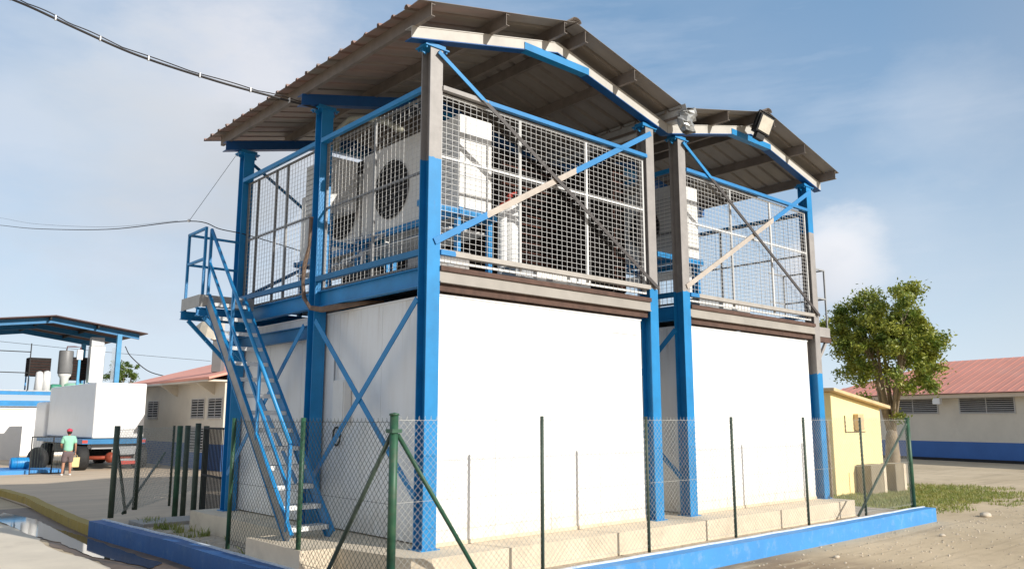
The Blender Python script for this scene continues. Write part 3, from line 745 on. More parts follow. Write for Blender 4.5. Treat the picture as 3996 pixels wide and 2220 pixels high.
def receiver(loc, h, r, m, lab, grp):
    t = thing('receiver_tank', lab, 'tank', loc, group=grp)
    MB().lathe([(r*.5,.10),(r,.18),(r,h-.08),(r*.8,h-.02),(r*.3,h)],(0,0,0),18).build('shell', m, t, smooth=True)
    for a in range(3): MB().bar((r*.8*math.cos(a*2.1),r*.8*math.sin(a*2.1),0),(r*.8*math.cos(a*2.1),r*.8*math.sin(a*2.1),.2),.04,.04,(0,1,0)).build('leg', M['grey'], t)
    b = MB(); b.tube([(0,0,h),(0,0,h+.12),(.1,-.05,h+.16)], .02, 6); b.lathe([(.05,0),(.05,.02)],(0,0,h+.08),10); b.build('valve', M['red'], t)
    return t
receiver((2.22,.95,DK),1.38,.15,M['truckwhite'],'white upright receiver tank with red valve left of the dark coil unit','upright tanks on the decks')
receiver((1.9,.75,DK),1.15,.07,M['truckwhite'],'slim white upright cylinder beside the condenser stand','upright tanks on the decks')
receiver((5.29+1.9,1.3,DK),1.3,.11,M['truckwhite'],'slim white receiver tank on the deck of the farther shed','upright tanks on the decks')
def deckbox(loc, sx, sy, h, m, lab, cat='box'):
    t = thing('equipment_box', lab, cat, loc, group='small boxes on the decks')
    MB().box(0,sx,0,sy,0,h).build('body', m, t, bevel=.012); MB().box(-.012,sx+.012,-.012,sy+.012,h,h+.018).build('lid', m, t)
    MB().box(sx*.3,sx*.5,-.006,-.001,h*.35,h*.55).build('plate', M['grey'], t)
deckbox((1.75,.28,DK),.35,.3,.22,M['grey'],'small dark grey box low on the front edge of the nearer deck')
deckbox((2.15,.26,DK),.62,.3,.20,M['ac'],'long pale grey box on the front edge of the nearer deck')
deckbox((2.82,.24,DK),.45,.35,.24,M['truckwhite'],'white box right of the long pale box on the nearer deck')
deckbox((.45,.4,DK),.55,.7,.30,M['primer'],'grey trunk box under the first condenser stand')
deckbox((5.29+.9,.3,DK),.6,.3,.2,M['grey'],'dark grey box on the front edge of the farther deck')
deckbox((5.29+1.6,.28,DK),.9,.3,.2,M['ac'],'long pale box on the front edge of the farther deck')
t = thing('louvred_cabinet', 'pale louvred cabinet hung high beside the middle left column of the nearer shed', 'cabinet', (.45,3.35,4.95))
MB().box(0,.5,0,.85,0,.85).build('body', M['ac'], t, bevel=.01)
b = MB()
for k in range(9): b.box(-.012,-.001,.03,.82,.06+k*.088,.07+k*.088)
b.build('louvres', M['grey'], t)
MB().bar((.25,.42,-1.48),(.25,.42,0),.06,.06,(0,1,0)).build('post', M['blue'], t)
# pipework and compressors seen low on the nearer deck
t = thing('compressor_set', 'dark compressor with pale pipes low on the nearer deck behind the left mesh', 'compressor', (.55,2.0,DK))
b = MB(); b.lathe([(.12,0),(.15,.05),(.15,.6),(.12,.65)],(0,0,.22),16,'y'); b.build('cylinder', M['dark'], t, smooth=True)
MB().box(-.2,.25,-.1,.8,0,.06).build('skid', M['blue'], t)
b = MB(); b.tube([(0,.2,.35),(0,.2,.7),(.3,.3,.9),(.3,1.6,1.0)],.02,6); b.tube([(0,.5,.35),(.1,.6,.6),(.2,1.4,.62)],.025,6); b.build('pipe', M['whitewire'], t, smooth=True)
t = thing('overhead_pipes', 'pale curved hose and dark valve blocks just under the roof of the nearer shed', 'pipes', (.4,2.2,5.95))
b = MB(); b.tube([(-.1,.75,-.2),(-.1,.72,.12),(0,.5,.28),(.1,.2,.24),(.2,-.2,.1),(.3,-.5,-.1)],.05,10); b.build('hose', mat('pale_hose',(.34,.33,.26),.6,0,.1,4), t, smooth=True)
for k in range(4): MB().box(.15,.27,-.6-.22*k,-.48-.22*k,-.02,.12).build('valve_block', M['black'], t, bevel=.01)
# blue pipe risers behind left mesh
t = thing('pipe_risers', 'light blue vertical pipes behind the left mesh between the two condensers', 'pipes', (1.15,3.14,DK))
b = MB()
for k in range(3): b.tube([(.2,k*.1,0),(.2,k*.1,.2),(.2,k*.1,2.35)],.03,8)
b.build('pipe', mat('sky_blue_pipe',(.10,.38,.58),.45), t, smooth=True)

# conduit bundle on the middle left column
t = thing('conduit_bundle', 'brown conduits looping down the middle left column and along under the deck', 'conduits', (-.06,2.95,3.4))
for k in range(3):
    o_ = k*.045
    b = MB(); b.tube([(-.02,-.02+o_*.3,1.2),(-.03,.0,.75),(-.05-o_*.3,.06,.45),(-.07,.08,.2),(-.06-o_*.2,.02,-.05),(-.04,-.1-o_*.4,-.20-o_*.3),(.03,-.35,-.24-o_*.4),(.12,-.7,-.22-o_*.5),(.26,-1.0,-.20-o_*.3),(.5,-1.3,-.2)],.026,8)
    b.build('conduit', M['hose'], t, smooth=True)
# electrical panel and hose loop on the cold room wall
t = thing('electrical_box', 'pale electrical enclosure on the shaded cold room wall between the lower cross braces', 'electrical box', (.225,2.1,1.48))
MB().box(-.12,0,0,.32,0,.62).build('body', M['ac'], t, bevel=.01); MB().box(-.13,-.121,.02,.30,.03,.59).build('door', M['ac'], t)
MB().bar((-.03,.45,.2),(-.03,.45,1.0),.02,.02,(0,1,0)).build('conduit', M['grey'], t)
t = thing('hose_loop', 'small black hose loop hanging on the shaded cold room wall', 'hose', (.19,2.42,1.30))
b = MB(); b.tube([(0,.10*math.cos(a),.13*math.sin(a)) for a in [R(k*24) for k in range(16)]],.014,8,False); b.build('loop', M['dark'], t, smooth=True)

# ------------------------------------------------------------------ fences
def chain_mesh(p0, p1, z0, z1, name, parent, cell=.075, r=.0013, mm='chain'):
    p0, p1 = V((*p0,0)), V((*p1,0)); Lg = (p1-p0).length; u = (p1-p0)/Lg; H = z1-z0; b = MB(); n = 0
    off = V((u.y,-u.x,0))*.003
    st = cell
    k = -int(H/st)-1
    while k*st < Lg:
        for dr in (1,-1):
            a0, a1 = k*st, k*st+H*1.0            # wire leaning forward over the height
            s0, s1 = max(a0,0), min(a1,Lg)
            if s1 <= s0: continue
            f0, f1 = (s0-a0)/(a1-a0), (s1-a0)/(a1-a0)
            za, zb = (z0+H*f0, z0+H*f1) if dr == 1 else (z1-H*f0, z1-H*f1)
            A = p0+u*s0+off*dr; B = p0+u*s1+off*dr; jz = random.uniform(-.006,.006); za += jz; zb += jz+random.uniform(-.006,.006)
            b.bar((A.x,A.y,za),(B.x,B.y,zb),2*r,2*r,(u.y,-u.x,0))
        k += 1
    for z in (z0+.03,(z0+z1)/2,z1-.02): b.bar((p0.x,p0.y,z),(p1.x,p1.y,z),.004,.004)
    # twisted barbs above the top wire
    s = 0
    while s < Lg:
        A = p0+u*s; b.bar((A.x,A.y,z1),(A.x+u.x*.01,A.y+u.y*.01,z1+.025),.003,.003); s += cell
    return b.build(name, M[mm], parent)
FZ, FT = ZK, 1.58
t = thing('chain_link_fence', 'green chain link fence on posts along the front blue kerb', 'fence', group=None)
corner = (-1.04,-.91)
px = [1.10,3.09,5.16,7.35,9.46]
b = MB(); b.tube([(*corner,FZ),(*corner,FT+.01)],.045,14); b.lathe([(.055,0),(.052,.02),(.0,.03)],(*corner,FT),14)
c = b.build('corner_post', M['green'], t, smooth=True)
for x in px:
    MB().tube([(x,-.91,FZ),(x,-.91,FT)],.023,10).build('post', M['darkgreen'], t, smooth=True)
b = MB().tube([(11.57,-.91,FZ),(11.57,-.91,FT)],.05,14); b.build('end_post', M['green'], t, smooth=True)
MB().tube([(-.99,-.91,1.38),(.16,-.91,-.22)],.024,10).build('brace', M['green'], t, smooth=True)
MB().tube([(11.52,-.91,1.45),(9.15,-.91,-.2)],.024,10).build('brace', M['darkgreen'], t, smooth=True)
MB().box(-1.10,-.98,-.97,-.85,1.40,1.44).build('clamp', M['green'], c)
chain_mesh(corner,(11.57,-.91),FZ+.04,FT-.03,'chain_mesh',t,.078,.0012)
t = thing('chain_link_fence', 'green chain link fence run along the shaded left side beside the stair foot', 'fence')
for y in (1.12,3.17):
    MB().tube([(-1.02,y,FZ),(-1.02,y,FT-.02)],.03,12).build('post', M['green'], t, smooth=True)
MB().tube([(-1.04,-.86,1.38),(-1.04,.42,-.22)],.025,10).build('brace', M['darkgreen'], t, smooth=True)
chain_mesh((-1.04,-.86),(-1.02,3.17),FZ+.04,FT-.05,'chain_mesh',t,.085,.0016,'chainshade')
t = thing('chain_link_fence', 'dark chain link fence corner beyond the gate opening with crossing braces', 'fence')
for p in ((-.94,8.8),(-.14,10.0)):
    MB().tube([(*p,-.3),(*p,1.42)],.055,10).build('post', M['darkgreen'], t, smooth=True)
for p in ((1.3,12.1),(2.7,14.2)):
    MB().tube([(*p,-.5),(*p,1.40)],.03,10).build('post', M['darkgreen'], t, smooth=True)
MB().tube([(-.92,8.83,1.1),(-.42,9.65,-.32)],.03,8).build('brace', M['darkgreen'], t, smooth=True)
MB().tube([(.95,11.6,.78),(-.48,9.62,-.32)],.028,8).build('brace', M['darkgreen'], t, smooth=True)
chain_mesh((-.94,8.8),(-.14,10.0),-.25,1.36,'chain_mesh',t,.09,.0022); chain_mesh((-.14,10.0),(2.7,14.2),-.3,1.36,'chain_mesh',t,.10,.0026)
t = thing('steel_gate', 'dark green steel gate folded open with vertical bars beside the left rear column', 'gate', (.23,7.77,0))
for p in ((-.14,.57),(.24,1.19),(0,0),(.05,-.28)):
    MB().tube([(p[0],p[1],-.4),(p[0],p[1],1.42+.05*(p[0]==0))],.055,10).build('gate_post', M['green'] if p[0] == -.14 else M['darkgreen'], t, smooth=True)
b = MB(); 
for z in (-.28,.52,1.38): b.bar((.0,-.3,z),(-.12,-1.5,z),.03,.035)
for k in range(15):
    f = k/14; b.bar((-.12*f,-.3-1.2*f,-.28),(-.12*f,-.3-1.2*f,1.38),.014,.014,(0,1,0))
b.build('barred_leaf', M['dark'], t)

# ------------------------------------------------------------------ wires
def catm(P, n=8):
    P = [V(p) for p in P]; Q = [P[0]*2-P[1]]+P+[P[-1]*2-P[-2]]; out = []
    for i in range(1, len(Q)-2):
        for k in range(n):
            t_ = k/n; a,b_,c,d = Q[i-1],Q[i],Q[i+1],Q[i+2]
            out.append(.5*((2*b_)+(c-a)*t_+(2*a-5*b_+4*c-d)*t_**2+(3*b_-a-3*c+d)*t_**3))
    out.append(P[-1]); return out
t = thing('overhead_cable', 'thick twin black cable with white ties slanting down to the shed eave', 'cable')
cp = catm([(-4.9,4.9,7.85),(-4.32,4.6,7.49),(-3.85,4.0,7.12),(-3.3,3.8,6.91),(-2.55,3.6,6.69),(-1.54,3.2,6.46),(-.7,3.0,6.38),(-.02,2.93,6.36)])
MB().tube(cp,.018,8).build('main_strand', M['cable'], t, smooth=True)
c2 = [p+V((.0,0,.028+.022*abs(math.sin(i*.42)))) for i, p in enumerate(cp)]
MB().tube(c2,.008,6).build('upper_strand', M['cable'], t, smooth=True)
for i in (12,20,27,33,38,44,50):
    if i < len(cp): MB().box(cp[i].x-.008,cp[i].x+.008,cp[i].y-.022,cp[i].y+.022,cp[i].z-.021,cp[i].z+.045).build('cable_tie', M['tie'], t)
t = thing('overhead_cable', 'thin black wire reaching the rear left column near head of the stair', 'cable')
wp = catm([(-.81,26,8.52),(-1.19,22,7.75),(-1.30,16,6.55),(-1.1,10,5.50),(-.84,6.0,4.98),(-.3,5.9,4.90),(.3,5.7,4.80),(2.2,5.3,4.4)])
MB().tube(wp,.009,6).build('strand', M['cable'], t, smooth=True)
t = thing('guy_wire', 'thin tie wire from the rear left column top down to the black wire', 'wire')
MB().tube([(-.84,6.0,4.98),(-.04,6.0,6.40)],.004,5).build('strand', M['cable'], t)
MB().blob((-.84,6.0,4.99),.03,8,6).build('knot', M['tie'], t)
t = thing('power_line', 'faint thin wire just above the lower black wire at far left', 'wire')
MB().tube(catm([(-1.0,26,8.75),(-1.21,22,7.99),(-1.32,16,6.68),(-1.12,10,5.55),(-.9,6.4,5.05)]),.003,5).build('strand', M['cable'], t)
t = thing('power_line', 'thin distant power line crossing behind the far canopy', 'wire')
MB().tube(catm([(3.37,50,6.32),(9,47,5.75),(14.59,44,5.28)]),.012,5).build('strand', M['cable'], t)
t = thing('sagging_cable', 'black cable sagging from the far canopy eave to the red roof', 'cable')
MB().tube(catm([(9.73,45.4,6.03),(9.95,44.9,5.4),(10.69,44,4.53),(11.2,42.5,4.15),(10.9,40,4.0),(10.8,36,4.0)]),.028,6).build('strand', M['cable'], t)

# ------------------------------------------------------------------ buildings at the back
def louvre_window(parent, u0, u1, z0, z1, yw=0, slats=7):
    """on a wall in local xz plane at y=yw, outside towards -y"""
    f = MB(); f.box(u0-.06,u1+.06,yw-.03,yw-.002,z1,z1+.05); f.box(u0-.06,u1+.06,yw-.05,yw-.002,z0-.05,z0); f.box(u0-.06,u0,yw-.03,yw-.002,z0,z1); f.box(u1,u1+.06,yw-.03,yw-.002,z0,z1)
    m_ = (u0+u1)/2; f.box(m_-.02,m_+.02,yw-.028,yw-.002,z0,z1)
    w_ = f.build('window', M['louvre'], parent)
    MB().box(u0,u1,yw-.008,yw-.002,z0,z1).build('opening', M['void'], w_)
    s = MB(); h = (z1-z0)/slats
    for k in range(slats):
        z = z0+h*(k+.5); s.bar((u0,yw-.02,z),(u1,yw-.02,z),h*.80,.008,(0,-.65,.76))
    s.build('slats', M['louvre'], w_)
# right: long classroom block
th = math.atan2(-.9716,-.2366)
t = thing('red_roof_building', 'long cream building with blue base and red hipped roof at the right edge', 'building', (40.2,15.3,0), th)
LB = 26
MB().box(0,LB,0,8,.46,2.62).build('wall', M['cream'], t)
MB().box(-.01,LB+.01,-.012,8,-.36,.46).build('blue_base', M['dado'], t)
MB().box(-.02,LB+.02,-.10,8,-.52,-.36).build('black_base', M['void'], t)  # near-black band along the foot of the wall
MB().box(-.5,LB+.5,-.55,8.5,2.62,2.80).build('eave_beam', M['cream'], t)
b = MB(); e0, e1, r0, r1 = -.7, LB+.7, 4.6, LB-4.6
ev = [(e0,-.75,2.84),(e1,-.75,2.84),(e1,8.75,2.84),(e0,8.75,2.84),(r0,4,4.72),(r1,4,4.72)]
b.v = ev; b.f = [(0,1,5,4),(1,2,5),(2,3,4,5),(3,0,4),(3,2,1,0)]
rf = b.build('roof', M['redroof'], t); rf.modifiers.new('thick','SOLIDIFY').thickness = -.05
rb = MB()
for i in range(60):
    x = e0+ (e1-e0)*i/59
    k = min(1, (x-e0)/(r0-e0), (e1-x)/(e1-r1)); k = max(0,k)
    if k > .02: rb.bar((x,-.76,2.90),(x,-.76+4.76*k,2.90+1.88*k),.03,.012)
rb.build('roof_ribs', M['redroof'], rf)
for u0, u1 in ((4.0,6.78),(8.02,10.7),(12.0,14.6),(16,18.6)): louvre_window(t, u0, u1, 1.88, 2.58, 0, 7)
MB().box(6.95,7.35,-.62,-.40,2.32,2.62).build('wall_lamp', M['truckwhite'], t, bevel=.02)
# left: cream building behind the stair
t = thing('red_roof_building', 'cream building with red roof and concrete eave brackets behind the stair', 'building', (7.4,34.0,0), R(-90))
MB().box(0,10,0,8,.56,3.05).build('wall', M['cream'], t)
MB().box(-.01,10.01,-.012,8,-.5,.56).build('blue_base', M['dado'], t)
b = MB(); b.v = [(-.6,-.8,3.22),(10.3,-.8,3.22),(10.3,4,4.55),(-.6,4,4.55),(10.3,9,3.2),(-.6,9,3.2)]; b.f = [(0,1,2,3),(3,2,4,5)]
o = b.build('roof', M['redroof'], t); o.modifiers.new('thick','SOLIDIFY').thickness = .10
MB().box(-.2,10.1,-.75,8,3.05,3.12).build('eave_soffit', M['cream'], t)
for u in (0,10): b = MB(); b.poly([(u,0,3.04),(u,8,3.04),(u,4,4.45)]); b.build('gable_wall', M['cream'], t)
for u in (.4,4.6,8.8):
    b = MB(); b.poly([(u,-.78,3.04),(u,0,2.55),(u,0,3.04)]); b.poly([(u+.16,-.78,3.04),(u+.16,0,3.04),(u+.16,0,2.55)]); b.quad((u,-.78,3.04),(u+.16,-.78,3.04),(u+.16,0,2.55),(u,0,2.55))
    b.build('eave_bracket', M['cream'], t)
for u0 in (1.0,6.6,8.45): louvre_window(t, u0, u0+1.35, 1.62, 2.38, 0, 7)
for u0 in (6.4,): louvre_window(t, u0, u0+1.7, .25, 1.18, -.012, 8)
# lamp on a mast above the left roof
t = thing('yard_lamp', 'pale trough shaped yard lamp on a grey mast above the left red roof', 'lamp', (7.70,25.6,3.5), R(-41.8))
t.scale = (1.3,1.3,1.2)
MB().box(-.16,.16,-.16,.16,0,1.12).build('mast', M['tank'], t, bevel=.02)
b = MB(); b.v = [(-.95,.55,1.72),(-.35,.1,1.02),(.05,-.2,1.20),(.05,.2,1.20),(-.1,-.3,1.92),(-.1,.35,1.92),(-.95,.65,1.70),(-.3,.3,1.05)]
b.v = []; 
prof_ = [(-.78,1.58,.05),(-.60,1.42,.22),(-.35,1.22,.30),(-.1,1.12,.26),(.05,1.14,.15)]
top_ = [(-.78,1.62,.05),(-.50,1.78,.24),(-.25,1.86,.30),(.0,1.84,.26),(.1,1.7,.15)]
n0 = 0
for (x,z,h),(x2,z2,h2) in zip(prof_, top_): b.v += [(x,-h,z),(x,h,z),(x2,h2,z2),(x2,-h2,z2)]
b.f = []
for i in range(4):
    for k in range(4): b.f.append((i*4+k,i*4+(k+1)%4,(i+1)*4+(k+1)%4,(i+1)*4+k))
b.f += [(3,2,1,0),(16,17,18,19)]
b.build('lamp_head', M['mattergl'], t)
MB().box(-.22,.24,-.2,.2,1.12,1.2).build('bracket', M['grey'], t)

# far left: a twin pavilion with plant on its deck
t = thing('canopy_shed', 'distant blue framed shed with dark canopy roof at the left edge', 'steel shed', (0,45.4,0))
def zc(x): return 7.60-abs(x-5.62)*.137
MB().box(.6,9.3,.2,8,-.5,2.3).build('cold_room', M['truckwhite'], t)
MB().box(-3,9.6,-.05,.10,2.95,3.15).build('floor_beam', M['blue'], t); MB().box(-3,9.6,-.05,8,3.16,3.22).build('deck', M['galv'], t)
MB().box(-3,9.55,-.02,.1,2.32,2.62).build('floor_beam', M['blue'], t)
for x in (.6,9.35):
    for y in (0.,8.): MB().box(x-.13,x+.13,y-.12,y+.12,3.2,6.75).build('column', mat('pale_blue_column',(.05,.28,.52),.45), t)
for x0,x1 in ((.4,5.62),(5.62,10.5)):
    for y in (0.,4.,8.):
        b = MB(); b.v = [(x0,y-.08,zc(x0)-.42),(x1,y-.08,zc(x1)-.42),(x1,y+.08,zc(x1)-.42),(x0,y+.08,zc(x0)-.42),(x0,y-.08,zc(x0)-.10),(x1,y-.08,zc(x1)-.10),(x1,y+.08,zc(x1)-.10),(x0,y+.08,zc(x0)-.10)]
        b.f = [(0,3,2,1),(4,5,6,7),(0,1,5,4),(1,2,6,5),(2,3,7,6),(3,0,4,7)]; b.build('rafter', M['blue_old'], t)
    b = MB(); a_, c_ = (x0-.6 if x0 < 1 else x0), (x1+.35 if x1 > 9 else x1)
    b.quad((a_,-.6,zc(a_)),(c_,-.6,zc(c_)),(c_,8.6,zc(c_)),(a_,8.6,zc(a_)))
    o = b.build('roof_sheet', mat('dark_red_sheet',(.10,.055,.05),.7,0,.2,1), t); o.modifiers.new('thick','SOLIDIFY').thickness = .06
for x in (2.5,5.4,8.0): MB().box(x-.04,x+.04,-.5,8.5,zc(x)-.26,zc(x)-.08).build('purlin', M['dark'], t)
MB().box(9.0,9.5,-.0,.02,3.2,5.9).build('end_sheet', M['poly'], t)
b = MB()
for z in (4.2,5.4): b.bar((-3,-.1,z),(4.6,-.1,z),.05,.05)
b.bar((4.6,-.1,3.2),(4.6,-.1,5.9),.05,.05,(0,1,0)); b.build('guard_rail', M['dark'], t)
# plant on that deck
DZ = 3.22
t = thing('grey_tank', 'grey upright tank on a white base on the distant deck', 'tank', (6.75,46.6,DZ))
MB().lathe([(.38,1.05),(.40,1.1),(.40,2.4),(.38,2.45)],(0,0,0),18).build('shell', M['tank'], t, smooth=True); MB().lathe([(.22,0),(.25,.8),(.36,.95),(.36,1.05)],(0,0,0),14).build('base', M['ac'], t, smooth=True)
MB().tube([(0,0,2.45),(0,-.1,2.7),(.4,-.1,2.72),(.75,-.1,2.70),(.78,-.1,.6)],.04,6).build('pipe', mat('rusty_pipe',(.14,.04,.03),.6), t, smooth=True)
coil_unit((7.0,47.4,DZ),1.15,1.0,.75,2.15,'brown finned coil unit between tank and cabinet on the distant deck')
coil_unit((4.95,47.2,DZ),1.15,.9,.9,2.0,'grey brown finned unit at far left on the distant deck')
t = thing('tall_cabinet', 'tall white cabinet unit on a low stand on the distant deck', 'cabinet', (8.0,46.2,DZ))
MB().box(0,.82,0,.6,.55,2.8).build('body', M['truckwhite'], t, bevel=.03); MB().box(.1,.7,-.01,-.002,2.2,2.22).build('joint', M['grey'], t)
b = MB(); [b.bar((x,.1,0),(x,.1,.55),.06,.06,(0,1,0)) for x in (.05,.4,.78)]; b.bar((0,.1,.3),(.8,.1,.3),.05,.06); b.build('stand', M['blue'], t)
MB().box(.02,.75,.05,.5,2.82,3.35).build('duct', M['galv'], t)
t = thing('blue_mast', 'thin light blue standpipe with a small box on the distant deck', 'pipe', (7.35,46.0,DZ))
MB().bar((0,0,-.4),(0,0,2.4),.13,.13,(0,1,0)).build('pipe', mat('pale_blue_pipe',(.08,.36,.60),.5), t); MB().box(-.16,.16,-.1,.1,1.9,2.5).build('box', M['truckwhite'], t, bevel=.02)
t = thing('water_pump', 'small green pump motor on the distant deck', 'pump', (6.0,46.4,DZ))
MB().lathe([(.18,0),(.22,.1),(.22,.5),(.14,.6)],(0,0,.2),12,'x').build('motor', M['tealp'], t, smooth=True); MB().box(-.1,.7,-.25,.25,0,.1).build('skid', M['tealp'], t)
t = thing('plastic_tank', 'low pale green basin behind the standpipe on the distant deck', 'tank', (7.3,47.0,DZ))
MB().lathe([(.6,0),(.62,.1),(.62,.42),(.5,.5)],(0,-.4,0),18).build('shell', mat('pale_green_plastic',(.25,.5,.38),.6), t, smooth=True)
for k, (x, h) in enumerate(((5.35,1.1),(5.75,1.15))):
    t = thing('white_drum', ('leftmost','second')[k]+' white drum at the left on the distant deck', 'drum', (x,46.3,DZ), group='white drums on the distant deck')
    MB().lathe([(.24,0),(.19,h-.1),(.16,h)],(0,0,0),14).build('body', M['truckwhite'], t, smooth=True); MB().lathe([(.1,h),(.1,h+.05)],(0,0,0),10).build('cap', M['grey'], t)

# ------------------------------------------------------------------ truck, person, small things on the left
t = thing('box_truck', 'white box truck seen from behind parked beyond the fence on the left', 'truck', (3.75,28.3,ZR))
MB().box(0,2.02,0,7.6,1.28,3.56).build('cargo_box', M['truckwhite'], t, bevel=.06)
b = MB(); b.box(.02,2.00,-.006,-.001,1.33,1.345); b.box(1.0,1.02,-.006,-.001,1.34,3.48); b.box(.06,1.96,-.006,-.001,3.48,3.495); b.build('rear_door_seam', mat('pale_seam',(.55,.55,.55),.6), t)
b = MB(); b.box(-.35,2.1,-.02,7.8,1.06,1.26); b.build('frame_rail', M['blue_old'], t)
for x in (-.28,1.98):
    for y in (.30,6.0):
        w_ = MB(); w_.lathe([(.38,-.23),(.47,-.2),(.50,-.1),(.50,.1),(.47,.2),(.38,.23)],(x,y,.50),26,'x'); ty = w_.build('wheel', M['dark'], t, smooth=True)
        MB().lathe([(.30,-.235),(.26,-.20),(.10,-.19)],(x,y,.50),18,'x').build('rim', M['rim'], ty, smooth=True)
b = MB(); b.tube([(-.2,.35,.5),(1.9,.35,.5)],.08,10); b.lathe([(.12,-.24),(.20,-.1),(.22,.0),(.20,.1),(.12,.24)],(.85,.3,.5),16,'y'); b.build('rear_axle', mat('axle_red',(.30,.06,.03),.6,.2,.4,5), t, smooth=True)
b = MB(); b.box(1.05,1.95,.05,.15,.62,.95); b.box(1.1,1.9,0,.1,.35,.45); b.box(.1,1.9,.3,.9,.85,1.05); b.build('bumper_bar', M['grey'], t)
b = MB(); b.box(1.2,1.75,-.02,.0,.22,.36); b.build('number_plate', M['red'], t)
b = MB(); b.bar((.35,.5,.9),(.35,3,.75),.1,.1); b.bar((1.4,.5,.9),(1.4,3,.75),.1,.1); b.box(.2,1.7,3.2,5,.4,1.0); b.build('underframe', M['dark'], t)
MB().box(-.1,1.9,7.7,9.8,.5,2.9).build('cab', M['truckwhite'], t, bevel=.12)
MB().box(.0,1.8,7.75,7.78,1.4,2.4).build('cab_rear_window', M['void'], t)
b = MB(); b.box(-.35,-.15,-.03,-.02,1.10,1.22); b.box(1.9,2.1,-.03,-.02,1.10,1.22); b.build('tail_light', M['red'], t)
# tyre leaning behind the person, and framed mesh gate
t = thing('spare_tyre', 'old black tyre standing behind the mesh gate frame left of the person', 'tyre', (2.05,29.2,ZR+.48), R(30))
MB().lathe([(.30,-.14),(.44,-.13),(.48,-.06),(.48,.06),(.44,.13),(.30,.14)],(0,0,0),24,'x').build('tread', M['dark'], t, smooth=True)
t = thing('mesh_gate', 'freestanding dark framed gate panel left of the person by the truck', 'gate', (1.35,27.0,ZR), R(-8))
b = MB()
for x in (0,.72,1.15): b.bar((x,0,.02),(x,0,1.42),.04,.04,(0,1,0))
for z in (.05,1.40): b.bar((0,0,z),(1.15,0,z),.04,.04)
b.build('frame', M['dark'], t)
b = MB()
for k in range(12): b.bar((.05+k*.092,0,.06),(.05+k*.092,0,1.38),.006,.006,(0,1,0))
b.build('bars', M['darkgreen'], t)
slab('yard_kerb', [(.0,27.4),(2.6,27.2),(2.6,27.8),(2.2,30),(0,30)], ZR+.01, ZR+.16, M['kerb'], kind='structure')
t = thing('blue_drum', 'low blue barrel lying at the left edge on the blue kerb', 'barrel', (1.0,28.6,ZR+.16))
MB().lathe([(.20,0),(.22,.05),(.22,.6),(.2,.65)],(0,0,.22),16,'x').build('body', M['blue'], t, smooth=True); MB().lathe([(.225,.2),(.225,.23)],(0,0,.22),16,'x').build('hoop', M['blue_old'], t)
# far white wall to the left
t = thing('white_wall', 'plain white yard wall behind the truck at the left edge', 'wall', (-6,40.5,ZR))
MB().box(0,9.6,0,.2,0,2.55).build('face', M['truckwhite'], t); MB().box(-.02,9.62,-.03,.23,2.55,2.62).build('coping', M['conc'], t)

